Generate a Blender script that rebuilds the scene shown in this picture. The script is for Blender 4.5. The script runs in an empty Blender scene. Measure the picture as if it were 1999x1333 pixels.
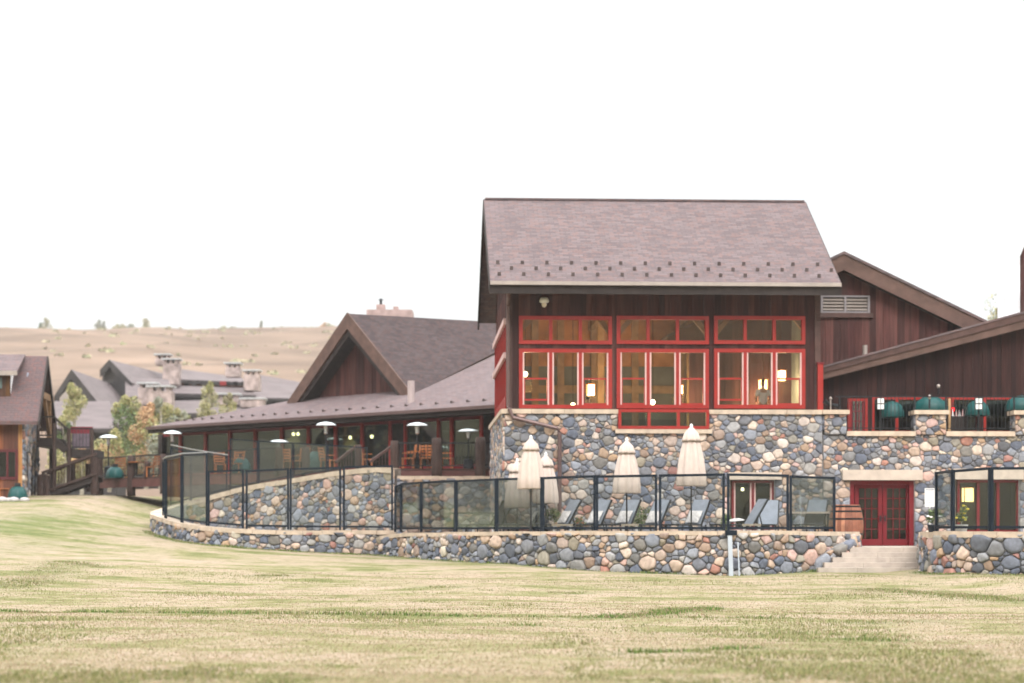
import bpy, bmesh, math, random
import numpy as np
from mathutils import Vector, Matrix
random.seed(7); R = math.radians
C = bpy.context.scene.collection
S = bpy.context.scene

# ------------------------------------------------------------ camera, sky, sun, exposure
FP = 3900.0; HZ = 1030.0; CX = 1000.0; CAMZ = 1.6        # focal length in photo pixels, horizon row, eye height
cam = bpy.data.cameras.new('camera'); camo = bpy.data.objects.new('camera', cam); C.objects.link(camo); S.camera = camo
cam.sensor_width = 36; cam.lens = FP / 1999 * 36; cam.shift_y = (HZ - 666.5) / 1999; cam.shift_x = 0
camo.location = (0, 0, CAMZ); camo.rotation_euler = (R(90), 0, 0)
cam.clip_start = 0.1; cam.clip_end = 9000
cam.dof.use_dof = True; cam.dof.focus_distance = 42; cam.dof.aperture_fstop = 1.0
SKY_LOW, SKY_HIGH = 3.3, 13.0            # veiled cloud layer: thin at the horizon, bright overhead
SUN_EL, SUN_AZ = 42.0, 172.0          # veiled sun behind the viewer (azimuth from +Y, clockwise)
W = bpy.data.worlds.new('World'); S.world = W; W.use_nodes = True
nt = W.node_tree; nt.nodes.clear()
out = nt.nodes.new('ShaderNodeOutputWorld'); bg = nt.nodes.new('ShaderNodeBackground')
sky = nt.nodes.new('ShaderNodeTexSky'); sky.sky_type = 'NISHITA'; sky.sun_disc = False
sky.sun_elevation = R(SUN_EL); sky.sun_rotation = R(SUN_AZ); sky.dust_density = 2.5; sky.air_density = 1.0
tc = nt.nodes.new('ShaderNodeTexCoord'); mp = nt.nodes.new('ShaderNodeMapping'); mp.inputs['Scale'].default_value = (1.2, 1.2, 4.5)
no = nt.nodes.new('ShaderNodeTexNoise'); no.inputs['Scale'].default_value = 1.6; no.inputs['Detail'].default_value = 5
rp = nt.nodes.new('ShaderNodeValToRGB'); rp.color_ramp.elements[0].position = .32; rp.color_ramp.elements[0].color = (.88, .88, .88, 1)
rp.color_ramp.elements[1].position = .62; rp.color_ramp.elements[1].color = (.96, .96, .96, 1)
mx = nt.nodes.new('ShaderNodeMix'); mx.data_type = 'RGBA'
nt.links.new(tc.outputs['Generated'], mp.inputs[0]); nt.links.new(mp.outputs[0], no.inputs['Vector'])
nt.links.new(no.outputs['Fac'], rp.inputs[0]); nt.links.new(rp.outputs[0], mx.inputs[0])
sx = nt.nodes.new('ShaderNodeSeparateXYZ'); nt.links.new(tc.outputs['Generated'], sx.inputs[0])
el = nt.nodes.new('ShaderNodeMapRange'); el.interpolation_type = 'SMOOTHSTEP'; el.inputs[1].default_value = .2; el.inputs[2].default_value = .75; el.inputs[3].default_value = SKY_LOW; el.inputs[4].default_value = SKY_HIGH
nt.links.new(sx.outputs[2], el.inputs[0])
n2 = nt.nodes.new('ShaderNodeTexNoise'); n2.inputs['Scale'].default_value = 5; n2.inputs['Detail'].default_value = 6; nt.links.new(mp.outputs[0], n2.inputs['Vector'])
cr = nt.nodes.new('ShaderNodeValToRGB'); cr.color_ramp.elements[0].position = .34; cr.color_ramp.elements[0].color = (.90, .95, .97, 1); cr.color_ramp.elements[1].position = .62; cr.color_ramp.elements[1].color = (1.04, 1.03, 1.015, 1)
nt.links.new(n2.outputs['Fac'], cr.inputs[0])
vm = nt.nodes.new('ShaderNodeVectorMath'); vm.operation = 'SCALE'; nt.links.new(cr.outputs[0], vm.inputs[0]); nt.links.new(el.outputs[0], vm.inputs['Scale'])
nt.links.new(sky.outputs[0], mx.inputs[6]); nt.links.new(vm.outputs[0], mx.inputs[7]); nt.links.new(mx.outputs[2], bg.inputs[0]); bg.inputs[1].default_value = 0.13
nt.links.new(bg.outputs[0], out.inputs[0])
sl = bpy.data.lights.new('sun', 'SUN'); sl.energy = 1.0; sl.angle = R(22); sl.color = (1, .96, .92)
so = bpy.data.objects.new('sun', sl); C.objects.link(so)
sd = Vector((math.sin(R(SUN_AZ)) * math.cos(R(SUN_EL)), math.cos(R(SUN_AZ)) * math.cos(R(SUN_EL)), math.sin(R(SUN_EL))))
so.rotation_euler = sd.to_track_quat('Z', 'Y').to_euler()
S.view_settings.view_transform = 'Standard'; S.view_settings.look = 'None'
S.view_settings.exposure = 1.29; S.view_settings.gamma = 1
S.cycles.use_denoising = True
S.cycles.max_bounces = 8; S.cycles.transparent_max_bounces = 24; S.cycles.caustics_reflective = False; S.cycles.caustics_refractive = False

# ------------------------------------------------------------ materials
def srgb(r, g, b, k=1.0):
    f = lambda c: ((c / 255 + .055) / 1.055) ** 2.4 if c > 10 else c / 255 / 12.92
    return (f(r) * k, f(g) * k, f(b) * k)
MATS = {}
def mat(name, col=(.5, .5, .5), rough=.7, metal=0., var=.25, scale=3., attr=False, bump=0., stretch=(1, 1, 1), emit=None, es=0., spec=.3, bscale=None):
    if name in MATS: return MATS[name]
    m = bpy.data.materials.new(name); m.use_nodes = True; n = m.node_tree; P = n.nodes['Principled BSDF']
    P.inputs['Roughness'].default_value = rough; P.inputs['Metallic'].default_value = metal
    P.inputs['Specular IOR Level'].default_value = spec
    t = n.nodes.new('ShaderNodeTexCoord'); q = n.nodes.new('ShaderNodeMapping'); q.inputs['Scale'].default_value = stretch
    n.links.new(t.outputs['Object'], q.inputs[0])
    z = n.nodes.new('ShaderNodeTexNoise'); z.inputs['Scale'].default_value = scale; z.inputs['Detail'].default_value = 4
    n.links.new(q.outputs[0], z.inputs['Vector'])
    r = n.nodes.new('ShaderNodeMapRange'); r.inputs['From Min'].default_value = .3; r.inputs['From Max'].default_value = .7
    r.inputs['To Min'].default_value = 1 - var; r.inputs['To Max'].default_value = 1 + var
    n.links.new(z.outputs['Fac'], r.inputs[0])
    mu = n.nodes.new('ShaderNodeMix'); mu.data_type = 'RGBA'; mu.blend_type = 'MULTIPLY'; mu.inputs[0].default_value = 1
    if attr:
        a = n.nodes.new('ShaderNodeAttribute'); a.attribute_name = 'Col'; n.links.new(a.outputs['Color'], mu.inputs[6])
    else: mu.inputs[6].default_value = (*col, 1)
    n.links.new(r.outputs[0], mu.inputs[7]); n.links.new(mu.outputs[2], P.inputs['Base Color'])
    if bump:
        b = n.nodes.new('ShaderNodeBump'); b.inputs['Strength'].default_value = bump; b.inputs['Distance'].default_value = .02
        z2 = n.nodes.new('ShaderNodeTexNoise'); z2.inputs['Scale'].default_value = bscale or scale * 5; z2.inputs['Detail'].default_value = 5
        n.links.new(q.outputs[0], z2.inputs['Vector'])
        n.links.new(z2.outputs['Fac'], b.inputs['Height']); n.links.new(b.outputs[0], P.inputs['Normal'])
    if emit:
        P.inputs['Emission Color'].default_value = (*emit, 1); P.inputs['Emission Strength'].default_value = es
    MATS[name] = m; return m
def glassmat(name, tint=(.9, .93, .92), refl=.12, rough=.02, gcol=(1, 1, 1)):
    m = bpy.data.materials.new(name); m.use_nodes = True; n = m.node_tree; n.nodes.clear()
    o = n.nodes.new('ShaderNodeOutputMaterial'); x = n.nodes.new('ShaderNodeMixShader'); t = n.nodes.new('ShaderNodeBsdfTransparent')
    g = n.nodes.new('ShaderNodeBsdfGlossy'); g.inputs['Roughness'].default_value = rough; g.inputs['Color'].default_value = (*gcol, 1)
    t.inputs[0].default_value = (*tint, 1)
    lw = n.nodes.new('ShaderNodeLayerWeight'); lw.inputs[0].default_value = .35
    a = n.nodes.new('ShaderNodeMath'); a.operation = 'MULTIPLY_ADD'; a.inputs[1].default_value = .6; a.inputs[2].default_value = refl; a.use_clamp = True
    n.links.new(lw.outputs['Fresnel'], a.inputs[0]); n.links.new(a.outputs[0], x.inputs[0])
    n.links.new(t.outputs[0], x.inputs[1]); n.links.new(g.outputs[0], x.inputs[2]); n.links.new(x.outputs[0], o.inputs[0])
    return m
def shingle(name, axis, k, c1, c2, c3):
    m = bpy.data.materials.new(name); m.use_nodes = True; n = m.node_tree; P = n.nodes['Principled BSDF']; P.inputs['Roughness'].default_value = .9
    P.inputs['Specular IOR Level'].default_value = .2
    t = n.nodes.new('ShaderNodeTexCoord'); s = n.nodes.new('ShaderNodeSeparateXYZ'); n.links.new(t.outputs['Object'], s.inputs[0])
    zz = n.nodes.new('ShaderNodeMath'); zz.operation = 'MULTIPLY'; zz.inputs[1].default_value = k; n.links.new(s.outputs[2], zz.inputs[0])
    cb = n.nodes.new('ShaderNodeCombineXYZ'); n.links.new(s.outputs[axis], cb.inputs[0]); n.links.new(zz.outputs[0], cb.inputs[1])
    def br(w, h, off):
        b = n.nodes.new('ShaderNodeTexBrick'); b.inputs['Scale'].default_value = 1; b.inputs['Brick Width'].default_value = w
        b.inputs['Row Height'].default_value = h; b.inputs['Mortar Size'].default_value = .012; b.inputs['Mortar Smooth'].default_value = .3
        b.offset = off; n.links.new(cb.outputs[0], b.inputs['Vector']); return b
    b1 = br(.34, .15, .43); b1.inputs['Color1'].default_value = (*c1, 1); b1.inputs['Color2'].default_value = (*c2, 1)
    b1.inputs['Mortar'].default_value = (c1[0] * .62, c1[1] * .62, c1[2] * .62, 1)
    b2 = br(.34 * 1.0, .15, .43); b2.inputs['Color1'].default_value = (0, 0, 0, 1); b2.inputs['Color2'].default_value = (1, 1, 1, 1); b2.inputs['Mortar'].default_value = (0, 0, 0, 1)
    b2.inputs['Bias'].default_value = -.1
    v = n.nodes.new('ShaderNodeTexVoronoi'); v.inputs['Scale'].default_value = 7.5; n.links.new(cb.outputs[0], v.inputs['Vector'])
    sv = n.nodes.new('ShaderNodeSeparateColor'); n.links.new(v.outputs['Color'], sv.inputs[0])
    g = n.nodes.new('ShaderNodeMath'); g.operation = 'GREATER_THAN'; g.inputs[1].default_value = .72; n.links.new(sv.outputs[0], g.inputs[0])
    g2 = n.nodes.new('ShaderNodeMath'); g2.operation = 'MULTIPLY'; g2.inputs[1].default_value = .45; n.links.new(g.outputs[0], g2.inputs[0])
    m1 = n.nodes.new('ShaderNodeMix'); m1.data_type = 'RGBA'; n.links.new(g2.outputs[0], m1.inputs[0]); n.links.new(b1.outputs[0], m1.inputs[6]); m1.inputs[7].default_value = (*c3, 1)
    nz = n.nodes.new('ShaderNodeTexNoise'); nz.inputs['Scale'].default_value = .5; nz.inputs['Detail'].default_value = 6; n.links.new(cb.outputs[0], nz.inputs['Vector'])
    mr = n.nodes.new('ShaderNodeMapRange'); mr.inputs[1].default_value = .3; mr.inputs[2].default_value = .7; mr.inputs[3].default_value = .92; mr.inputs[4].default_value = 1.06
    n.links.new(nz.outputs['Fac'], mr.inputs[0])
    m2 = n.nodes.new('ShaderNodeMix'); m2.data_type = 'RGBA'; m2.blend_type = 'MULTIPLY'; m2.inputs[0].default_value = 1
    n.links.new(m1.outputs[2], m2.inputs[6]); n.links.new(mr.outputs[0], m2.inputs[7]); n.links.new(m2.outputs[2], P.inputs['Base Color'])
    bp = n.nodes.new('ShaderNodeBump'); bp.inputs['Strength'].default_value = .6; bp.inputs['Distance'].default_value = .02
    n.links.new(b2.outputs['Color'], bp.inputs['Height']); n.links.new(bp.outputs[0], P.inputs['Normal'])
    return m
M_stone = mat('field_stone', attr=True, rough=.8, var=.22, scale=9, bump=.5, bscale=30, spec=.4)
M_mortar = mat('mortar', (.25, .24, .235), .95, var=.3, scale=8)
M_board = mat('stained_boards', attr=True, rough=.75, var=.35, scale=1.6, stretch=(6, 6, .5), bump=.3, spec=.2)
M_cap = mat('sandstone_cap', (.50, .40, .31), .85, var=.18, scale=4, bump=.4)
M_lintel = mat('sandstone_lintel', (.50, .42, .35), .85, var=.12, scale=4, bump=.3)
M_step = mat('step_stone', (.42, .36, .31), .9, var=.15, scale=3, bump=.3)
M_red = mat('red_paint', (.29, .014, .009), .45, var=.1, scale=4, spec=.4)
M_redd = mat('dark_red_paint', (.16, .008, .013), .45, var=.12, scale=4)
M_trimw = mat('pale_jamb', (.62, .42, .40), .4, var=.1)
M_brown = mat('brown_stain', (.075, .040, .034), .7, var=.3, scale=3, stretch=(1, 1, 1), bump=.2)
M_barge = mat('barge_board', (.105, .06, .048), .7, var=.25, scale=2.5)
M_maroon = mat('maroon_paint', (.085, .012, .015), .5, var=.12, scale=4)
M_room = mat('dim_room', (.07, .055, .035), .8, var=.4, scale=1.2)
M_guard = mat('guard_metal', (.075, .055, .052), .6, .2)
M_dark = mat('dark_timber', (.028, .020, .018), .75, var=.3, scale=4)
M_log = mat('log_timber', (.05, .030, .025), .8, var=.35, scale=5, stretch=(3, 3, .6), bump=.4)
M_gut = mat('gutter_metal', (.36, .31, .28), .4, .3, var=.1)
M_spout = mat('downspout_metal', (.13, .085, .08), .4, .3, var=.1)
M_frame = mat('fence_steel', (.012, .020, .032), .4, .5, var=.2)
M_ral = mat('rail_steel', (.02, .022, .025), .45, .4, var=.2)
M_alu = mat('pale_handrail', (.27, .26, .25), .4, .5, var=.1)
G_fence = glassmat('fence_glass', (.95, .965, .96), .015, .03, (.6, .68, .68))
G_win = glassmat('window_glass', (.80, .81, .77), .05, .02, (.8, .7, .55))
G_dark = glassmat('dark_window_glass', (.50, .55, .50), .07, .03, (.75, .8, .75))
M_canvas = mat('canvas', (.55, .455, .40), .9, var=.08, scale=3, bump=.2)
M_white = mat('white_paint', (.75, .75, .74), .5, var=.05)
M_teal = mat('teal_canvas', (.005, .062, .060), .45, var=.2, scale=3, bump=.2)
M_sling = mat('sling_fabric', (.21, .23, .27), .7, var=.1, scale=6)
M_cush = mat('patterned_towel', (.55, .52, .51), .9, var=.28, scale=10)
M_orw = mat('oiled_wood', (.36, .13, .045), .55, var=.25, scale=6)
M_steel = mat('brushed_steel', (.62, .66, .68), .25, .9, var=.08)
M_int = mat('interior_wood', (.55, .235, .07), .6, var=.35, scale=1.4, stretch=(1, 1, 1))
M_beam = mat('interior_beam', (.42, .26, .13), .6, var=.25, scale=3)
M_plaster = mat('interior_plaster', (.19, .20, .185), .8, var=.35, scale=.8)
M_floor = mat('interior_floor', (.16, .09, .05), .6, var=.2)
M_lamp = mat('lit_globe', (1, .9, .7), .5, var=0, emit=(1, .80, .50), es=9)
M_lamp2 = mat('lit_lantern', (1, .8, .5), .5, var=0, emit=(1, .62, .28), es=6)
M_leafg = mat('leaves', attr=True, rough=.7, var=.2, scale=2, spec=.2)
M_bark = mat('bark', (.30, .27, .22), .9, var=.35, scale=6)
K = 2.1
SH_c = (srgb(142, 126, 127, .62), srgb(120, 106, 108, .62), srgb(148, 118, 113, .62))

# ------------------------------------------------------------ mesh building
class MB:
    def __init__(s): s.v = []; s.f = []; s.m = []; s.c = []
    def add(s, vs, fs, mi=0, col=(1, 1, 1)):
        o = len(s.v); s.v += [tuple(p) for p in vs]
        for f in fs: s.f.append([i + o for i in f]); s.m.append(mi); s.c.append(col)
    def box(s, x0, x1, y0, y1, z0, z1, mi=0, col=(1, 1, 1)):
        if x0 > x1: x0, x1 = x1, x0
        if y0 > y1: y0, y1 = y1, y0
        if z0 > z1: z0, z1 = z1, z0
        s.add([(x0, y0, z0), (x1, y0, z0), (x1, y1, z0), (x0, y1, z0), (x0, y0, z1), (x1, y0, z1), (x1, y1, z1), (x0, y1, z1)],
              [(0, 3, 2, 1), (4, 5, 6, 7), (0, 1, 5, 4), (1, 2, 6, 5), (2, 3, 7, 6), (3, 0, 4, 7)], mi, col)
    def prism(s, poly, vec, mi=0, col=(1, 1, 1)):
        n = len(poly); p = [Vector(a) for a in poly]; v = Vector(vec)
        nn = sum((p[i].cross(p[(i + 1) % n]) for i in range(n)), Vector())
        if nn.dot(v) > 0: p = p[::-1]
        s.add(p + [a + v for a in p], [list(range(n)), [n + i for i in range(n)][::-1]] + [[i, n + i, n + (i + 1) % n, (i + 1) % n] for i in range(n)], mi, col)
    def beam(s, p, q, w, h, mi=0, col=(1, 1, 1)):
        p = Vector(p); q = Vector(q); d = (q - p).normalized()
        up = Vector((0, 0, 1)) if abs(d.z) < .95 else Vector((0, 1, 0))
        r = d.cross(up).normalized(); up = r.cross(d).normalized(); r = r * w / 2; up = up * h / 2
        s.prism([p - r - up, p + r - up, p + r + up, p - r + up], q - p, mi, col)
    def tube(s, pts, rad, n=8, mi=0, col=(1, 1, 1)):
        pts = [Vector(p) for p in pts]; m = len(pts)
        if not hasattr(rad, '__len__'): rad = [rad] * m
        vs = []; ref = None
        for i, p in enumerate(pts):
            d = (pts[min(i + 1, m - 1)] - pts[max(i - 1, 0)]).normalized()
            a = d.cross(Vector((0, 0, 1)) if abs(d.z) < .9 else Vector((0, 1, 0))).normalized(); b = d.cross(a)
            for k in range(n):
                t = 2 * math.pi * k / n; vs.append(p + (a * math.cos(t) + b * math.sin(t)) * rad[i])
        fs = [[i * n + k, i * n + (k + 1) % n, (i + 1) * n + (k + 1) % n, (i + 1) * n + k] for i in range(m - 1) for k in range(n)]
        fs += [list(range(n))[::-1], [(m - 1) * n + k for k in range(n)]]
        s.add(vs, fs, mi, col)
    def lathe(s, prof, c=(0, 0, 0), n=16, mi=0, col=(1, 1, 1), fold=0, nf=8):
        vs = []
        for r, z in prof:
            for k in range(n):
                t = 2 * math.pi * k / n; rr = r * (1 + fold * math.cos(nf * t)); vs.append((c[0] + rr * math.cos(t), c[1] + rr * math.sin(t), c[2] + z))
        m = len(prof)
        fs = [[i * n + k, i * n + (k + 1) % n, (i + 1) * n + (k + 1) % n, (i + 1) * n + k] for i in range(m - 1) for k in range(n)]
        fs += [list(range(n))[::-1], [(m - 1) * n + k for k in range(n)]]
        s.add(vs, fs, mi, col)
    def build(s, name, mats, parent=None, smooth=False, loc=None):
        me = bpy.data.meshes.new(name); me.from_pydata(s.v, [], s.f)
        if not isinstance(mats, (list, tuple)): mats = [mats]
        for m in mats: me.materials.append(m)
        me.polygons.foreach_set('material_index', s.m)
        ca = me.color_attributes.new('Col', 'FLOAT_COLOR', 'CORNER')
        lens = [len(f) for f in s.f]
        arr = np.repeat(np.array([(*c[:3], 1) for c in s.c], dtype=np.float32), lens, axis=0)
        ca.data.foreach_set('color', arr.ravel())
        if smooth: me.polygons.foreach_set('use_smooth', [True] * len(s.f))
        me.update()
        o = bpy.data.objects.new(name, me); C.objects.link(o)
        if parent: o.parent = parent
        if loc: o.location = loc
        return o
def tag(o, label=None, cat=None, group=None, kind=None):
    if label: o['label'] = label
    if cat: o['category'] = cat
    if group: o['group'] = group
    if kind: o['kind'] = kind
    return o
def thing(name, label, cat, loc=(0, 0, 0), rz=0, group=None):
    o = bpy.data.objects.new(name, None); o.empty_display_size = .2; C.objects.link(o)
    o.location = loc; o.rotation_euler = (0, 0, rz); return tag(o, label, cat, group)
def copy_tree(o, parent=None):
    c = o.copy(); C.objects.link(c)
    if parent: c.parent = parent
    for ch in list(o.children): copy_tree(ch, c)
    return c
def dup(o, loc, rz=0, label=None, sc=1):
    c = copy_tree(o); c.location = loc; c.rotation_euler = (0, 0, rz); c.scale = (sc, sc, sc)
    if label: c['label'] = label
    return c
def W3(x, y, D): return Vector(((x - CX) / FP * D, D, CAMZ + (HZ - y) / FP * D))
def W2(x, D): return Vector(((x - CX) / FP * D, D))
class Frame:
    def __init__(s, x, D, yaw):
        p = W2(x, D); s.o = p; s.yaw = R(yaw); s.r = Vector((math.cos(s.yaw), math.sin(s.yaw))); s.b = Vector((-math.sin(s.yaw), math.cos(s.yaw)))
    def u(s, x, d=0):
        k = (x - CX) / FP; return (k * (s.o.y + d * s.b.y) - s.o.x - d * s.b.x) / (s.r.x - k * s.r.y)
    def z(s, y, u, d=0):
        D = s.o.y + u * s.r.y + d * s.b.y; return CAMZ + (HZ - y) / FP * D
    def p(s, x, y, d=0): u = s.u(x, d); return (u, d, s.z(y, u, d))
    def rect(s, x0, x1, y0, y1, d=0):
        u0 = s.u(x0, d); u1 = s.u(x1, d); um = (u0 + u1) / 2; return u0, u1, s.z(y1, um, d), s.z(y0, um, d)
    def root(s, name, label, cat, group=None): return thing(name, label, cat, (s.o.x, s.o.y, 0), s.yaw, group)
    def w(s, u, d, z=0): q = s.o + s.r * u + s.b * d; return Vector((q.x, q.y, z))

def clip(poly, nx, ny, c):      # keep nx*x+ny*y <= c
    out = []; n = len(poly)
    for i in range(n):
        a = poly[i]; b = poly[(i + 1) % n]; da = nx * a[0] + ny * a[1] - c; db = nx * b[0] + ny * b[1] - c
        if da <= 0: out.append(a)
        if (da < 0 < db) or (db < 0 < da):
            t = da / (da - db); out.append((a[0] + t * (b[0] - a[0]), a[1] + t * (b[1] - a[1])))
    return out
PAL = [((122, 126, 140), 15), ((100, 107, 124), 12), ((146, 148, 156), 11), ((96, 100, 112), 6), ((168, 164, 162), 8), ((128, 124, 120), 6),
       ((206, 172, 146), 10), ((214, 164, 146), 5), ((222, 196, 174), 7), ((172, 138, 112), 8), ((180, 114, 94), 2.5), ((158, 146, 124), 5), ((196, 154, 110), 3)]
PALW = [w for _, w in PAL]
def stone_col(rng):
    c = rng.choices(PAL, PALW)[0][0]; k = rng.uniform(.86, 1.14) * .84; w = rng.uniform(-6, 6)
    q = srgb(min(255, c[0] + w), min(255, c[1] + w * .3), min(255, c[2] - w), k); g = sum(q) / 3; return tuple(min(.6, x * .66 + g * .34) for x in q)
def stones(mb, mapf, u0, u1, v0, v1, size, depth, holes=(), seed=1, aspect=1.25, mi=1, big=1.7):
    rng = random.Random(seed); pts = []
    cell = size * .6; grid = {}
    A = aspect; U0, U1 = u0 / A, u1 / A
    H = [(a / A, b / A, c, d) for a, b, c, d in holes]
    nt_ = int((U1 - U0) * (v1 - v0) / (size * size) * 9)
    for k in range(nt_):
        x = rng.uniform(U0, U1); y = rng.uniform(v0, v1)
        if any(a < x < b and c < y < d for a, b, c, d in H): continue
        fr_ = 1 - k / nt_
        r = size * (rng.uniform(.75, big) if fr_ > .82 else rng.uniform(.36, .75)) * .5
        gi, gj = int(x // cell), int(y // cell); ok = True; R_ = int(size * big / cell) + 1
        for i in range(gi - R_, gi + R_ + 1):
            for j in range(gj - R_, gj + R_ + 1):
                for (a, b, q) in grid.get((i, j), ()):
                    if (a - x) ** 2 + (b - y) ** 2 < (.80 * (q + r)) ** 2: ok = False; break
                if not ok: break
            if not ok: break
        if ok: grid.setdefault((gi, gj), []).append((x, y, r)); pts.append((x, y, r))
    R_ = int(size * 2.4 / cell) + 1
    for (x, y, r) in pts:
        poly = [(max(U0, x - 3 * r - size), max(v0, y - 3 * r - size)), (min(U1, x + 3 * r + size), max(v0, y - 3 * r - size)), (min(U1, x + 3 * r + size), min(v1, y + 3 * r + size)), (max(U0, x - 3 * r - size), min(v1, y + 3 * r + size))]
        gi, gj = int(x // cell), int(y // cell)
        for i in range(gi - R_, gi + R_ + 1):
            for j in range(gj - R_, gj + R_ + 1):
                for (a, b, q) in grid.get((i, j), ()):
                    if a == x and b == y: continue
                    nx, ny = a - x, b - y
                    c = (a * a + b * b - x * x - y * y - q * q + r * r) / 2
                    poly = clip(poly, nx, ny, c)
                    if len(poly) < 3: break
                if len(poly) < 3: break
            if len(poly) < 3: break
        for (a, b, c, d) in H:
            if len(poly) < 3: break
            if x <= a and y > c - .0 and y < d: poly = clip(poly, 1, 0, a)
            elif x >= b and y > c and y < d: poly = clip(poly, -1, 0, -b)
            elif y <= c and a < x < b: poly = clip(poly, 0, 1, c)
            elif y >= d and a < x < b: poly = clip(poly, 0, -1, -d)
            else:
                dx = max(a - x, x - b, 0); dy = max(c - y, y - d, 0)
                if dx > dy: poly = clip(poly, 1, 0, a) if x < a else clip(poly, -1, 0, -b)
                else: poly = clip(poly, 0, 1, c) if y < c else clip(poly, 0, -1, -d)
        if len(poly) < 3: continue
        # round the corners twice
        for _ in range(1):
            q = []
            for i in range(len(poly)):
                a = poly[i]; b = poly[(i + 1) % len(poly)]
                if math.hypot(a[0] - b[0], a[1] - b[1]) < .02: q.append(((a[0] + b[0]) / 2, (a[1] + b[1]) / 2)); continue
                e_ = rng.uniform(.08, .24); q.append((a[0] * (1 - e_) + b[0] * e_, a[1] * (1 - e_) + b[1] * e_)); q.append((a[0] * e_ + b[0] * (1 - e_), a[1] * e_ + b[1] * (1 - e_)))
            poly = q
        n = len(poly); cx = sum(p[0] for p in poly) / n; cy = sum(p[1] for p in poly) / n
        rad = max(.03, sum(math.hypot(p[0] - cx, p[1] - cy) for p in poly) / n)
        g = 1 - min(.3, .008 / rad); dp = depth * rng.uniform(.55, 1.25) * min(1.3, rad / (size * .4)); tx = rng.uniform(-.25, .25); ty = rng.uniform(-.25, .25)
        vs = []
        for sc, hh in ((g, -.3), (g * .98, .45), (g * .90, .82), (g * .6, 1.0)):
            for p in poly:
                a = cx + (p[0] - cx) * sc; b = cy + (p[1] - cy) * sc
                vs.append(mapf(a * A, b, dp * hh * (1 + tx * (p[0] - cx) / rad + ty * (p[1] - cy) / rad)))
        vs.append(mapf(cx * A, cy, dp))
        fs = [[k * n + i, k * n + (i + 1) % n, (k + 1) * n + (i + 1) % n, (k + 1) * n + i] for k in range(3) for i in range(n)]
        fs += [[3 * n + i, 3 * n + (i + 1) % n, 4 * n] for i in range(n)]
        mb.add(vs, fs, mi, stone_col(rng))
def grid_holes(mb, u0, u1, z0, z1, d0, d1, holes, mi=0):
    us = sorted({u0, u1, *[min(max(h[0], u0), u1) for h in holes], *[min(max(h[1], u0), u1) for h in holes]})
    for a, b in zip(us, us[1:]):
        if b - a < 1e-4: continue
        m = (a + b) / 2; hs = sorted([(h[2], h[3]) for h in holes if h[0] < m < h[1]]); z = z0
        for (c, d) in hs:
            if c > z: mb.box(a, b, d0, d1, z, min(c, z1), mi)
            z = max(z, d)
        if z < z1: mb.box(a, b, d0, d1, z, z1, mi)
BROWNS = [srgb(84, 50, 46), srgb(74, 43, 41), srgb(90, 54, 50), srgb(68, 42, 39), srgb(98, 62, 57)]
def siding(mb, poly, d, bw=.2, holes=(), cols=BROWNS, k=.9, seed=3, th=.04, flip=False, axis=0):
    """vertical boards over a convex polygon in (u,z); axis=1 puts the boards on a side wall (u runs in depth)"""
    rng = random.Random(seed); us = [p[0] for p in poly]; a0, a1 = min(us), max(us)
    e = [a0 + i * bw for i in range(int((a1 - a0) / bw) + 1)] + [a1]
    for h in holes: e += [h[0], h[1]]
    e = sorted(x for x in e if a0 <= x <= a1); j = 0
    for a, b in zip(e, e[1:]):
        if b - a < .004: continue
        pl = clip(clip(poly, -1, 0, -a), 1, 0, b); j += 1
        if len(pl) < 3: continue
        m = (a + b) / 2; hs = sorted([(h[2], h[3]) for h in holes if h[0] < m < h[1]])
        zs = [p[1] for p in pl]; z = min(zs) - 1; parts = []
        for (c, dd) in hs: parts.append((z, c)); z = dd
        parts.append((z, max(zs) + 1))
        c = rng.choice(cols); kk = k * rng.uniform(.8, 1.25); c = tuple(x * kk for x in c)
        off = .018 * (int(a / bw + 1000) % 2)
        for (z0, z1) in parts:
            q = clip(clip(pl, 0, -1, -z0), 0, 1, z1)
            if len(q) < 3: continue
            if axis == 0:
                s_ = -1 if flip else 1
                mb.prism([(x, d - off * s_, y) for x, y in q], (0, th * s_, 0), 0, c)
            else:
                s_ = -1 if flip else 1
                mb.prism([(d - off * s_, x, y) for x, y in q], (th * s_, 0, 0), 0, c)
def catmull(P, n=8):
    P = [Vector(p) for p in P]; Q = [2 * P[0] - P[1]] + P + [2 * P[-1] - P[-2]]; out = []
    for i in range(1, len(Q) - 2):
        a, b, c, d = Q[i - 1:i + 3]
        for k in range(n):
            t = k / n; out.append(.5 * ((2 * b) + (c - a) * t + (2 * a - 5 * b + 4 * c - d) * t * t + (3 * b - a - 3 * c + d) * t ** 3))
    out.append(P[-1]); return out
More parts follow.
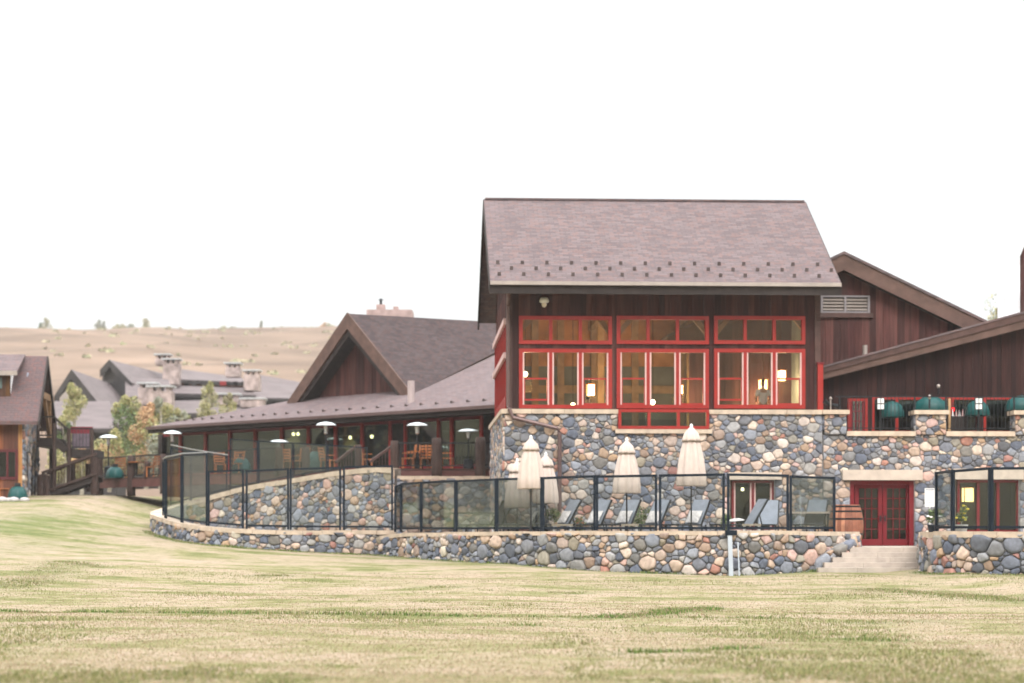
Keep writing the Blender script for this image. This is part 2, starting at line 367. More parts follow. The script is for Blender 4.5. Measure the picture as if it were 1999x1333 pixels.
class Path:      # plan curve with a height; u is arc length in plan; outward = to the right of travel (towards the lawn) when walking left to right? see sgn
    def __init__(s, pts, sgn=1, n=8):
        s.P = catmull(pts, n) if len(pts) > 2 else [Vector(p) for p in pts]; s.L = [0]
        for a, b in zip(s.P, s.P[1:]): s.L.append(s.L[-1] + math.hypot(b.x - a.x, b.y - a.y))
        s.sgn = sgn; s.len = s.L[-1]
    def at(s, u):
        u = min(max(u, 0), s.len - 1e-6); lo, hi = 0, len(s.L) - 1
        while hi - lo > 1:
            m = (lo + hi) // 2
            if s.L[m] <= u: lo = m
            else: hi = m
        t = (u - s.L[lo]) / max(1e-9, s.L[lo + 1] - s.L[lo]); a, b = s.P[lo], s.P[lo + 1]
        d0 = (s.P[min(lo + 1, len(s.P) - 1)] - s.P[max(lo - 1, 0)]).normalized(); d1 = (s.P[min(lo + 2, len(s.P) - 1)] - s.P[lo]).normalized()
        d = d0.lerp(d1, t); d.z = 0; d.normalize()
        return a.lerp(b, t), Vector((d.y, -d.x, 0)) * s.sgn
    def off(s, u, h, dz=0):
        p, n = s.at(u); return (p.x + n.x * h, p.y + n.y * h, p.z + dz)
def wall_along(path, name, label, cat, H, size, depth, seed, capw=.46, capt=.13, blk=.95, mats=None, u0=0, u1=None, aspect=1.2, big=1.8, group=None, capjit=.012):
    u1 = u1 or path.len; root = thing(name, label, cat, tuple(path.at((u0 + u1) / 2)[0][:2]) + (0,), 0, group)
    ox, oy = root.location.x, root.location.y
    sh = lambda p: (p[0] - ox, p[1] - oy, p[2])
    mb = MB(); n = max(2, int((u1 - u0) / .4)); us = [u0 + (u1 - u0) * i / n for i in range(n + 1)]
    ring = []
    for u in us: ring += [sh(path.off(u, 0, -.02)), sh(path.off(u, -.38, -.02)), sh(path.off(u, -.38, -H)), sh(path.off(u, 0, -H))]
    fs = [[4 * i + k, 4 * i + (k + 1) % 4, 4 * i + 4 + (k + 1) % 4, 4 * i + 4 + k] for i in range(n) for k in range(4)] + [[0, 1, 2, 3], [4 * n + 3, 4 * n + 2, 4 * n + 1, 4 * n]]
    mb.add(ring, fs, 0)
    stones(mb, lambda u, v, h: sh(path.off(u, h, v)), u0, u1, -H, -capt * .4, size, depth, seed=seed, aspect=aspect, big=big)
    mb.build('stone_face', [M_mortar, M_stone], root, smooth=True)
    if capt:
        cb = MB(); rng = random.Random(seed + 5); u = u0
        while u < u1 - .05:
            l = blk * rng.uniform(.7, 1.35); e = min(u1, u + l)
            if u1 - e < .3: e = u1
            m = max(1, int((e - u) / .3)); j = rng.uniform(-capjit, capjit); k = rng.uniform(-.02, .02); ring = []
            for i in range(m + 1):
                q = u + .006 + (e - u - .012) * i / m
                ring += [sh(path.off(q, .09 + k, .0 + j)), sh(path.off(q, -capw + .09 + k, 0 + j)), sh(path.off(q, -capw + .09 + k, -capt + j)), sh(path.off(q, .09 + k, -capt + j))]
            cb.add(ring, [[4 * i + a, 4 * i + (a + 1) % 4, 4 * i + 4 + (a + 1) % 4, 4 * i + 4 + a] for i in range(m) for a in range(4)] + [[0, 1, 2, 3], [4 * m + 3, 4 * m + 2, 4 * m + 1, 4 * m]])
            u = e
        cb.build('cap', M_cap, root)
    return root

# ------------------------------------------------------------ ground
KX = [(-400, .9), (-60, 1.0), (-19, 1.0), (-13.8, .66), (-8, .46), (-4.7, .355), (0, .34), (2.4, .22), (6.6, .12), (9.5, .24), (11.2, .23), (12.9, .40), (30, .35), (400, .3)]
def gz(X, Y):
    t = min(max((Y - 37.5) / 54, 0), 1) ** 1.3
    k = float(np.interp(X, [a for a, _ in KX], [b for _, b in KX]))
    z = 3.1 * k * t
    if Y > 92: z += (Y - 92) * .012
    z += .05 * math.sin(X * .35 + Y * .21) * math.sin(Y * .33 + 1.3) * min(1, max(0, (Y - 14) / 10)) * (1 if Y < 60 else .4)
    z += .05 / (1 + math.exp(min(60, (Y - LINE(X)) * 6))) if 10 < Y < 60 else 0
    return z
def LINE(X): return 38.0 - .055 * (X + 9) + .25 * math.sin(X * .8)
def px_line(pts, w): return [(W2(x, 1.6 * FP / (y - HZ)), w) for x, y in pts]
STREAKS = [([(0, 1193), (250, 1196), (500, 1198), (900, 1203)], .17, .9), ([(900, 1203), (1150, 1205), (1400, 1206), (1600, 1208)], .2, .6), ([(1180, 1206), (1300, 1197), (1380, 1188)], .35, 1.1),
           ([(1230, 1275), (1350, 1271), (1480, 1265)], .16, 1.2), ([(1690, 1215), (1780, 1213)], .5, .55), ([(1660, 1248), (1750, 1252)], .3, .8),
           ([(1680, 1150), (1820, 1158), (1999, 1174)], .8, .5), ([(130, 1096), (200, 1108)], .35, .6), ([(20, 1090), (130, 1096)], .8, .3), ([(500, 1124), (560, 1124)], .4, .5),
           ([(840, 1146), (890, 1146)], .4, .5), ([(1000, 1221), (1065, 1221)], .3, .6), ([(300, 1315), (470, 1318)], .15, .6), ([(1500, 1238), (1640, 1240)], .15, .6), ([(1070, 1157), (1140, 1158)], .4, .5), ([(0, 1022), (40, 1008)], 1.5, .35)]
SEG = []
for pts, w, s in STREAKS:
    P = []
    for x, y in pts:
        D = 1.6 * FP / (y - HZ)
        for _ in range(30):                       # where the ray meets the lawn
            X = (x - CX) / FP * D; D = (1.6 - gz(X, D)) * FP / (y - HZ) * .5 + D * .5
        P.append(((x - CX) / FP * D, D))
    for a, b in zip(P, P[1:]): SEG.append((a, b, w, s))
WBASE = []                                        # greener strip where walls meet the lawn; filled below
def vn(X, Y, sc, seed):
    X = np.asarray(X, float) / sc; Y = np.asarray(Y, float) / sc; G_ = np.random.RandomState(seed).rand(256, 256); i = np.floor(X).astype(int); j = np.floor(Y).astype(int); a = X - i; b = Y - j; a = a * a * (3 - 2 * a); b = b * b * (3 - 2 * b)
    g = lambda p, q: G_[p % 256, q % 256]
    return (g(i, j) * (1 - a) + g(i + 1, j) * a) * (1 - b) + (g(i, j + 1) * (1 - a) + g(i + 1, j + 1) * a) * b
def green(X, Y):
    g = .35 * min(1, max(0, (-11 - X) / 5)) * min(1, max(0, (Y - 56) / 10)) * max(0, float(vn(X, Y * .7, 2.6, 3)) * 1.6 - .35) if X < -11 else 0
    for (a, b, w, s) in SEG + WBASE:
        dx, dy = b[0] - a[0], b[1] - a[1]; t = ((X - a[0]) * dx + (Y - a[1]) * dy) / (dx * dx + dy * dy); t = min(max(t, 0), 1)
        d = math.hypot(X - a[0] - t * dx, Y - a[1] - t * dy)
        if d < 4 * w: g = max(g, s * math.exp(-(d / w) ** 2))
    return g
capF = Path([W3(x, y, D) for x, y, D in [(745, 1046, 71.6), (783, 1041, 70.5), (823, 1040, 69), (891, 1038.5, 67), (970, 1037.5, 65.3), (1058, 1037, 63.8), (1163, 1036.5, 62.5), (1284, 1036, 61.5), (1417, 1036, 60.8), (1541, 1036.5, 61.2), (1628, 1037.5, 62.3), (1674, 1038, 63.6)]])
capL = Path([W3(x, y, D) for x, y, D in [(772, 1035.5, 72.2), (664, 1035.5, 71.6), (568, 1035, 71.3), (480, 1033, 71.6), (405, 1027.5, 72.5), (357, 1021, 74), (325, 1013, 76), (300, 1003, 78.5), (302, 998, 81), (322, 992, 83), (352, 984, 83.7)]], sgn=-1)
capU = Path([W3(x, y, D) for x, y, D in [(318, 992, 84.0), (345, 985, 83.8), (400, 970, 83.5), (480, 950, 82.5), (570, 934, 81), (660, 920, 79.5), (730, 912.5, 78.6), (771, 914, 78)]])
capR = Path([W3(x, y, D) for x, y, D in [(1801, 1038.5, 60.0), (1830, 1038, 58.2), (1863, 1037.5, 57.3), (1934, 1037.5, 56.4), (2010, 1037.5, 56), (2110, 1037.5, 56.2)]])
for pa, w in ((capF, .35), (capR, .35)):
    q = [pa.at(pa.len * i / 8)[0] for i in range(9)]
    for a, b in zip(q, q[1:]): WBASE.append(((a.x, a.y - .3), (b.x, b.y - .3), w, .9))
q = [capL.at(capL.len * .72 * i / 8)[0] for i in range(9)]
for a, b in zip(q, q[1:]): WBASE.append(((a.x, a.y - .3), (b.x, b.y - .3), .35, .9))
WBASE.append(((9.5, 61.4), (12.6, 61.2), .35, .9))
xs = np.concatenate([[-4000, -2000, -900, -400, -200, -110, -75, -55], np.arange(-40, 40.1, .45), [55, 75, 110, 200, 400, 900, 2000, 4000]])
ys = np.concatenate([[-4000, -2000, -900, -400, -150, -60, -20, 0, 8], np.arange(14, 95, .33), np.arange(96, 150, 3), [170, 220, 300, 500, 900, 1800, 4000]])
V = []; GC = []
for y in ys:
    for x in xs:
        V.append((x, y, gz(x, y))); GC.append(green(x, y) if 12 < y < 95 and abs(x) < 45 else 0)
nx_ = len(xs); F_ = [(j * nx_ + i, j * nx_ + i + 1, (j + 1) * nx_ + i + 1, (j + 1) * nx_ + i) for j in range(len(ys) - 1) for i in range(nx_ - 1)]
me = bpy.data.meshes.new('lawn'); me.from_pydata(V, [], F_); ga = me.attributes.new('green', 'FLOAT', 'POINT'); ga.data.foreach_set('value', GC)
me.polygons.foreach_set('use_smooth', [True] * len(F_)); lawn = bpy.data.objects.new('lawn', me); C.objects.link(lawn)
tag(lawn, 'uneven dry straw-coloured lawn with green streaks in front of the lodge', 'lawn', kind='structure')
def lawnmat():
    m = bpy.data.materials.new('dry_lawn'); m.use_nodes = True; n = m.node_tree; P = n.nodes['Principled BSDF']; P.inputs['Roughness'].default_value = 1; P.inputs['Specular IOR Level'].default_value = .1
    t = n.nodes.new('ShaderNodeTexCoord')
    def noise(sc, det, st=(1, 1, 1)):
        q = n.nodes.new('ShaderNodeMapping'); q.inputs['Scale'].default_value = st; n.links.new(t.outputs['Object'], q.inputs[0])
        z = n.nodes.new('ShaderNodeTexNoise'); z.inputs['Scale'].default_value = sc; z.inputs['Detail'].default_value = det; z.inputs['Roughness'].default_value = .65; n.links.new(q.outputs[0], z.inputs['Vector']); return z
    def ramp(z, els):
        r = n.nodes.new('ShaderNodeValToRGB'); n.links.new(z, r.inputs[0]); e = r.color_ramp.elements
        while len(e) < len(els): e.new(.5)
        for k, (p, c) in enumerate(els): e[k].position = p; e[k].color = (*c, 1)
        return r
    a = noise(.35, 9, (1, 1.6, 1)); ra = ramp(a.outputs['Fac'], [(.34, (.15, .16, .065)), (.43, (.235, .22, .11)), (.50, (.325, .27, .185)), (.60, (.375, .295, .23))])
    b = noise(2.6, 8, (1, 1.0, 1)); rb = ramp(b.outputs['Fac'], [(.34, (.50, .54, .38)), (.47, (.92, .93, .84)), (.58, (1, 1, 1)), (.70, (1.15, 1.05, 1.02))])
    mu = n.nodes.new('ShaderNodeMix'); mu.data_type = 'RGBA'; mu.blend_type = 'MULTIPLY'; mu.inputs[0].default_value = .8; n.links.new(ra.outputs[0], mu.inputs[6]); n.links.new(rb.outputs[0], mu.inputs[7])
    c = noise(22, 6); rc = ramp(c.outputs['Fac'], [(.3, (.62, .62, .55)), (.55, (1.05, 1.05, 1.05))])
    mv = n.nodes.new('ShaderNodeMix'); mv.data_type = 'RGBA'; mv.blend_type = 'MULTIPLY'; mv.inputs[0].default_value = .8; n.links.new(mu.outputs[2], mv.inputs[6]); n.links.new(rc.outputs[0], mv.inputs[7])
    at = n.nodes.new('ShaderNodeAttribute'); at.attribute_name = 'green'
    ad = n.nodes.new('ShaderNodeMath'); ad.operation = 'MULTIPLY'; n.links.new(at.outputs['Fac'], ad.inputs[0])
    d = noise(1.2, 6); rd = n.nodes.new('ShaderNodeMapRange'); rd.inputs[1].default_value = .35; rd.inputs[2].default_value = .55; rd.inputs[3].default_value = .35; rd.inputs[4].default_value = 1.15; n.links.new(d.outputs['Fac'], rd.inputs[0]); n.links.new(rd.outputs[0], ad.inputs[1]); ad.use_clamp = True
    mg = n.nodes.new('ShaderNodeMix'); mg.data_type = 'RGBA'; n.links.new(ad.outputs[0], mg.inputs[0]); n.links.new(mv.outputs[2], mg.inputs[6]); mg.inputs[7].default_value = (.085, .13, .035, 1)
    n.links.new(mg.outputs[2], P.inputs['Base Color'])
    bp = n.nodes.new('ShaderNodeBump'); bp.inputs['Strength'].default_value = .7; bp.inputs['Distance'].default_value = .05; n.links.new(c.outputs['Fac'], bp.inputs['Height']); n.links.new(bp.outputs[0], P.inputs['Normal'])
    return m
me.materials.append(lawnmat())
def add_grass(n, seed):
    rs = np.random.RandomState(seed); vs = []; cs = []
    D = 18.5 + 40 * rs.rand(n) ** 1.7; X = (rs.rand(n) - .5) * (1060 * 2 / FP) * D
    extra = []
    for (a, b, w, s) in SEG + WBASE:
        L = math.hypot(b[0] - a[0], b[1] - a[1]); m = int(L * w * 900 * s) if a[1] < 60 else int(L * 260)
        t = rs.rand(m); nn = rs.randn(m) * w * .55 if a[1] < 60 and w < 1 else rs.randn(m) * .12 + .18
        ux, uy = (b[0] - a[0]) / L, (b[1] - a[1]) / L
        extra.append(np.stack([a[0] + t * (b[0] - a[0]) - uy * nn, a[1] + t * (b[1] - a[1]) + ux * nn, np.full(m, s)], 1))
    E = np.concatenate(extra); X = np.concatenate([X, E[:, 0]]); D = np.concatenate([D, E[:, 1]]); G = np.concatenate([np.zeros(n), E[:, 2]])
    N = len(X); Z = np.array([gz(a, b) for a, b in zip(X, D)])
    ph = (vn(X, Y_ := D * .8, 2.4, 1) + .6 * vn(X, Y_, .8, 2) + .35 * vn(X, Y_, .3, 5)) / 1.95 * 2 - 1; br_ = (vn(X, D, 3.1, 8) + .5 * vn(X, D, .7, 9)) / 1.5; pg = .5 + .5 * np.sin(X * 1.3 + 3 * np.sin(X * .37)) * np.sin(X * 3.1 + 1.0); G = G * np.where(G > 0, .35 + .65 * pg, 0)
    h = (.010 + .016 * rs.rand(N)) * (1 + 1.1 * (ph > .25)) + G * (.03 + .04 * rs.rand(N)); wd = .006 + .005 * rs.rand(N) + G * .006
    an = rs.rand(N) * 6.28; lx = rs.randn(N) * .35 * h; ly = rs.randn(N) * .35 * h
    P = np.zeros((N, 3, 3)); P[:, 0] = np.stack([X - np.cos(an) * wd, D - np.sin(an) * wd, Z - .004], 1); P[:, 1] = np.stack([X + np.cos(an) * wd, D + np.sin(an) * wd, Z - .004], 1); P[:, 2] = np.stack([X + lx, D + ly, Z + h], 1)
    pal = np.array([(.33, .262, .165), (.375, .295, .21), (.26, .235, .115), (.185, .19, .07), (.12, .145, .05), (.28, .195, .13)]); gp = np.array([(.08, .13, .03), (.12, .18, .05), (.20, .22, .08)])
    pr = np.where(ph[:, None] > .10, [[.08, .08, .28, .30, .20, .06]], np.where(br_[:, None] > .60, [[.14, .14, .12, .08, .08, .44]], [[.32, .36, .18, .06, .03, .05]])); cum = pr.cumsum(1); ci = (rs.rand(N)[:, None] > cum).sum(1).clip(0, 5)
    col = pal[ci]; gi = rs.rand(N) < G; col[gi] = gp[rs.randint(0, 3, gi.sum())]; col = col * (.8 + .4 * rs.rand(N))[:, None]
    me = bpy.data.meshes.new('grass'); me.vertices.add(3 * N); me.vertices.foreach_set('co', P.ravel()); me.loops.add(3 * N); me.loops.foreach_set('vertex_index', np.arange(3 * N))
    me.polygons.add(N); me.polygons.foreach_set('loop_start', np.arange(0, 3 * N, 3)); me.polygons.foreach_set('loop_total', np.full(N, 3))
    ca = me.color_attributes.new('Col', 'FLOAT_COLOR', 'POINT'); c4 = np.ones((N, 3, 4), np.float32); c4[:, :, :3] = col[:, None, :]; ca.data.foreach_set('color', c4.ravel())
    me.update(); me.validate(); me.materials.append(mat('grass_blades', attr=True, rough=.9, var=.05, spec=.1))
    o = bpy.data.objects.new('grass', me); C.objects.link(o); tag(o, 'short dry and green grass blades on the lawn', 'grass', kind='stuff')
add_grass(210000, 4)

# hills
def hillmesh(name, label, xs, ys, fz, m):
    V = [(x, y, fz(x, y)) for y in ys for x in xs]; n = len(xs)
    me = bpy.data.meshes.new(name); me.from_pydata(V, [], [(j * n + i, j * n + i + 1, (j + 1) * n + i + 1, (j + 1) * n + i) for j in range(len(ys) - 1) for i in range(n - 1)])
    me.polygons.foreach_set('use_smooth', [True] * len(me.polygons)); me.materials.append(m); o = bpy.data.objects.new(name, me); C.objects.link(o)
    tag(o, label, 'hill', kind='structure'); return o
HR = [(-400, 652), (0, 654), (60, 654), (230, 653), (300, 651), (350, 656), (420, 659), (500, 661), (560, 659), (640, 656), (760, 662), (1000, 690), (1500, 800), (2000, 860), (2600, 900)]
def hz_(X, Y):
    Dr = 640; x = CX + X / max(Y, 1) * FP; yr = np.interp(x, [a for a, _ in HR], [b for _, b in HR]); zr = 1.6 + (HZ - yr) * Dr / FP
    t = (Y - 190) / (Dr - 190)
    f = (1 - (1 - min(max(t, 0), 1)) ** 1.35) if t <= 1 else 1 - min(.9, (t - 1) * .5)
    return 1.0 + (zr - 1) * f + (.9 * math.sin(X * .05 + Y * .03) + .7 * math.sin(X * .11 - Y * .07)) * min(1, max(t, 0) * 4) * (0 if abs(t - 1) < .05 else 1) - (3 if t < 0 else 0)
hm = mat('hill_grass', (.19, .135, .10), .95, var=.38, scale=.05, stretch=(.5, 1, 3), spec=.05)
hills = hillmesh('hills', 'broad tan hillside of dry grass and scrub behind the lodges', list(np.arange(-520, 700, 7)), list(np.arange(180, 900, 8)), hz_, hm)
bm_ = mat('reflected_hill_scrub', (.09, .065, .035), .95, var=.5, scale=.012, spec=.05)
def ring_(X, Y):  # ring of hills out of view, added and kept dark for reflections in the glass
    r = math.hypot(X, Y); a = abs(math.degrees(math.atan2(X, Y))); w = min(1, max(0, (a - 24) / 14))
    return 150 * w * math.exp(-((r - 900) / 230) ** 2) * (1 + .25 * math.sin(X * .006 + Y * .004) + .12 * math.sin(X * .021 + Y * .017)) - 2
hillmesh('hills', 'unseen dark wooded hills beside and behind the viewer, added for the glass to reflect', list(np.arange(-1500, 1501, 50)), list(np.arange(-1500, 1201, 50)), lambda X, Y: ring_(X, Y) if math.hypot(X, Y) > 330 else -6, bm_)

# ------------------------------------------------------------ main lodge block
Mf = Frame(985, 67.0, 2.8)
ML = Mf.root('main_lodge', 'tall dark brown lodge block with red windows above a field stone base', 'building')
zc = Mf.z(799, 3)                               # top of the stone base
uL = Mf.u(985); uR = Mf.u(1606)
ZS = .3                                         # bottom of stone walls
def window(F, root, x0, x1, y0, y1, d, nx=1, fw=.11, fd=.07, mf=None, glass=None, name='window', sash=(), jamb=False, ny=1, mull=.09, label=None, dg=.03, open_=()):
    u0, u1, z0, z1 = F.rect(x0, x1, y0, y1, d); mb = MB(); mf = mf or M_red; glass = glass or G_win
    mb.box(u0, u0 + fw, d - fd, d + .1, z0, z1); mb.box(u1 - fw, u1, d - fd, d + .1, z0, z1)
    mb.box(u0 + fw, u1 - fw, d - fd, d + .1, z1 - fw, z1); mb.box(u0 + fw, u1 - fw, d - fd, d + .1, z0, z0 + fw)
    iw = (u1 - u0 - 2 * fw); pw = (iw - (nx - 1) * mull) / nx; ed = []
    for i in range(nx):
        a = u0 + fw + i * (pw + mull); ed.append((a, a + pw))
        if i: mb.box(a - mull, a, d - fd + .008, d + .1, z0 + fw, z1 - fw)
    ih = z1 - z0 - 2 * fw
    w = mb.build(name, mf, root)
    if label: w['label'] = label
    for i, (a, b) in enumerate(ed):
        pz0, pz1 = z0 + fw, z1 - fw
        if jamb:
            jb = MB(); jb.box(a, a + .05, d - fd + .02, d + .02, pz0, pz1); jb.box(b - .05, b, d - fd + .02, d + .02, pz0, pz1); jb.build('jamb', M_trimw, w)
            a += .05; b -= .05
        if i in sash or sash == 'all':
            sb = MB(); zm = pz0 + (pz1 - pz0) * .5; lo = pz0 + (.14 if i in open_ else 0)
            sb.box(a, b, d - .02, d + .06, zm - .03, zm + .03); sb.box(a, b, d - .02, d + .06, lo, lo + .06); sb.box(a, a + .03, d - .02, d + .06, lo + .06, zm - .03); sb.box(b - .03, b, d - .02, d + .06, lo + .06, zm - .03); sb.build('sash', mf, w)
        pb = MB()
        if ny == 1: pb.box(a, b, d + dg, d + dg + .01, pz0, pz1)
        else: pb.box(a, b, d + dg, d + dg + .01, pz0, pz1)
        pb.build('pane', glass, w)
    return w, (u0, u1, z0, z1)
# siding with the window openings
dS = .22
groups = [(1013.5, 1195), (1204, 1384), (1394, 1572)]
hol = [Mf.rect(a, b, 617, 672, dS) for a, b in groups] + [Mf.rect(a, b, 681, 797.5, dS) for a, b in groups]
uf0 = Mf.u(991, dS); uf1 = Mf.u(1600, dS); ztop = Mf.z(556, 3, dS)
mb = MB(); siding(mb, [(uf0, zc - .02), (uf1, zc - .02), (uf1, ztop), (uf0, ztop)], dS, .19, hol, k=.62, seed=11)
mb.box(uf0 - .03, uf0 + .16, dS - .045, dS - .003, zc, ztop, 1); mb.box(uf1 - .16, uf1 + .03, dS - .045, dS - .003, zc, ztop, 1)
mb.build('siding', [M_board, M_brown], ML)
for i, (a, b) in enumerate(groups):
    window(Mf, ML, a, b, 617, 672, dS, 3, .125, mull=.11)
    window(Mf, ML, a, b, 681, 797.5, dS, 3, .125, mull=.11, sash=(0, 2), jamb=True, open_=(0,) if i != 1 else ())
window(Mf, ML, 1207, 1384, 799, 837.5, -.05, 3, .1, .1, glass=G_dark, mull=.1)
# stone base: front face, left return, cap
oT = [Mf.rect(1207, 1384, 780, 838, 0)]; oW = [Mf.rect(1426, 1513, 937, 1034, 0)]
oD = Mf.rect(1660, 1786, 938, 1067, 0); oR = Mf.rect(1866, 1991, 936, 1040, 0)
mb = MB(); hs = oT + oW
grid_holes(mb, uL + .02, uR, ZS, zc - .1, 0, .45, hs)
stones(mb, lambda u, v, h: (u, -h, v), uL, uR, ZS + .6, zc - .1, .225, .05, hs, seed=21, aspect=1.2)
uLb = uL
mb.box(uLb, uLb + .4, .45, 11.2, ZS, zc - .12)
stones(mb, lambda u, v, h: (uLb - h, u, v), 0, 11.2, ZS + .6, zc - .12, .225, .05, seed=22, aspect=1.2)
mb.build('stone_base', [M_mortar, M_stone], ML, smooth=True)
def capblocks(mb, u0, u1, z, d0, d1, t=.15, seed=0, blk=1.3):
    rng = random.Random(seed); u = u0
    while u < u1 - .02:
        e = min(u1, u + blk * rng.uniform(.7, 1.3));
        if u1 - e < .4: e = u1
        j = rng.uniform(-.012, .012); mb.box(u + .005, e - .005, d0 + j, d1, z - t, z + rng.uniform(-.004, .006)); u = e
mb = MB(); t0 = oT[0]
capblocks(mb, uL - .1, t0[0], zc, -.12, .18, seed=1); capblocks(mb, t0[1], uR + .0, zc, -.12, .18, seed=2)
for k in range(9): mb.box(uL - .12, uL + .2, .19 + k * 1.2, .19 + k * 1.2 + 1.19, zc - .15, zc)
mb.box(t0[0] - .1, t0[1] + .1, -.14, .1, t0[2] - .14, t0[2]); mb.build('cap', M_cap, ML)
# side wall with red windows and pale bands
sw = MB(); zE = ztop
siding(sw, [(.3, zc - .02), (10.2, zc - .02), (10.2, zE), (.3, zE)], uf0 + .04, .22, [(.8, 9.7, zc + .0, zc + 2.9)], axis=1, seed=5)
sw.build('siding', M_board, ML)
sg = MB()
for k in range(8):
    a = .8 + k * 1.12
    sg.box(uf0 - .05, uf0 + .08, a, a + .14, zc, zc + 2.9)
sg.box(uf0 - .05, uf0 + .08, 9.6, 9.7, zc, zc + 2.9)
sg.box(uf0 - .04, uf0 + .08, .94, 9.6, zc + .06, zc + .5)
for k in range(7): sg.box(uf0 + .01, uf0 + .08, .94 + k * 1.12, .8 + (k + 1) * 1.12, zc + .5, zc + 2.8)
sg.build('side_window', M_red, ML)
st = MB(); st.box(uf0 - .12, uf0 - .03, .5, 10, zc + 1.75, zc + 1.95); st.box(uf0 - .12, uf0 - .03, .5, 10, zc + 2.9, zc + 3.1); st.build('trim_band', M_trimw, ML)
# roof
dE, dR, dB = -1.05, 5.0, 11.1
ze = Mf.z(549, 3, dE); zr = Mf.z(390, 3, dR)
ua = (Mf.u(955, dE) + Mf.u(947, dR)) / 2; ub = (Mf.u(1637, dE) + Mf.u(1577, dR)) / 2
print('roof u', Mf.u(955, dE), Mf.u(947, dR), Mf.u(1637, dE), Mf.u(1577, dR), 'ze zr', ze, zr, 'zc', zc, 'slope', math.degrees(math.atan2(zr - ze, dR - dE)))
def gable_roof(root, u0, u1, dE, dR, dB, ze, zr, th, sm, seed=0, wav=.02):
    mb = MB()
    mb.prism([(u0, dE, ze), (u1, dE, ze), (u1, dR, zr), (u0, dR, zr)], (0, 0, -th))
    mb.prism([(u0, dR, zr), (u1, dR, zr), (u1, dB, ze), (u0, dB, ze)], (0, 0, -th))
    o = mb.build('roof', sm, root); return o
shM = shingle('shingles_main', 0, 1.9, *SH_c)
ua_, ub_ = Mf.u(954, dE), Mf.u(1633, dE)
roofM = gable_roof(ML, ua, ub, dE, dR, dB, ze, zr, .16, shM)
mb = MB(); mb.box(ua + .05, ub - .05, dR - .12, dR + .12, zr - .03, zr + .035); mb.build('ridge_cap', shM, roofM)
for u in (ua - .03, ub - .03):
    for (a, b) in (((dE, ze), (dR, zr)), ((dB, ze), (dR, zr))):
        mb = MB(); mb.prism([(u, a[0], a[1] - .02), (u, b[0], b[1] - .02), (u, b[0], b[1] - .42), (u, a[0], a[1] - .42)], (.06, 0, 0)); mb.build('barge_board', M_dark, roofM)
mb = MB(); mb.box(ua + .04, ub - .04, dE + .9, dE + 1.1, ze - .02, ze + .16, 0); mb.prism([(ua + .06, dE + .03, ze - .17), (ub - .06, dE + .03, ze - .17), (ub - .06, dS + .1, ze - .17), (ua + .06, dS + .1, ze - .17)], (0, 0, -.05))
mb.build('soffit', M_dark, roofM)
mb = MB(); mb.box(ua + .0, ub - .0, dE - .13, dE - .01, ze - .14, ze - .02); mb.build('gutter', M_gut, roofM)
mb = MB(); mb.box(ua + .03, ub - .03, dE - .008, dE + .04, ze - .42, ze - .15); mb.build('fascia', M_dark, roofM)
sp = (zr - ze) / (dR - dE)
for row, (y, x0) in enumerate(((538, 975), (526.5, 999), (515.5, 972))):
    dd = dE
    for _ in range(20):
        zt = Mf.z(y, 3, dd); dd = dE + (zt - ze) / sp
    for k in range(14):
        x = x0 + 48.0 * k
        if x > 1625: continue
        u = Mf.u(x, dd); zz = ze + (dd - dE) * sp; mb = MB()
        mb.box(u - .055, u + .055, dd - .05, dd - .02, zz - .02, zz + .10); mb.box(u - .02, u + .02, dd - .03, dd + .16, zz - .03, zz + .05); mb.build('snow_guard', M_guard, roofM)
# gable walls at both ends under the roof
for u, fl in ((uf0 + .04, False), (uf1 - .04, True)):
    mb = MB(); siding(mb, [(.3, zE - .02), (10.2, zE - .02), (10.2, ze + .3), (dR, zr - .3), (.3, ze + .35)], u, .24, axis=1, flip=fl, seed=8, k=.55); mb.build('gable_siding', M_board, ML)
# rear eave support bracket, drain pipe
mb = MB(); z1 = ze - .2
pts = [(Mf.u(993, -.95), -1.0, z1), (Mf.u(993, -.5), -.6, z1 - .25), (uf0 + .02, dS - .12, z1 - .5), (uf0 + .02, dS - .12, zc + .12), (uf0 + .05, -.2, zc - .02)]
p2 = Mf.p(1002, 815, -.22); p3 = Mf.p(1088, 836, -.22); p4 = Mf.p(1093, 846, -.22); p5 = Mf.p(1093, 1000, -.22)
mb.tube(pts + [p2, p3, p4, p5], .07, 8); mb.build('drain_pipe', M_spout, ML)
fl = Mf.root('flood_light', 'small round white flood light high on the brown siding above the left window', 'light'); p = Mf.p(1062, 590, dS)
mb = MB(); mb.lathe([(.02, .14), (.12, .13), (.16, .04), (.16, -.02), (.08, -.05)], (p[0], dS - .2, p[2]), 14); mb.build('shade', M_white, fl, smooth=True)
mb = MB(); mb.lathe([(.07, 0), (.09, -.06), (.06, -.13), (.01, -.15)], (p[0], dS - .2, p[2] - .04), 12); mb.build('bulb', mat('frosted_bulb', (.8, .72, .62), .3, var=0), fl, smooth=True)
mb = MB(); mb.box(p[0] - .02, p[0] + .02, dS - .2, dS - .02, p[2] - .02, p[2] + .02); mb.build('bracket', M_ral, fl)
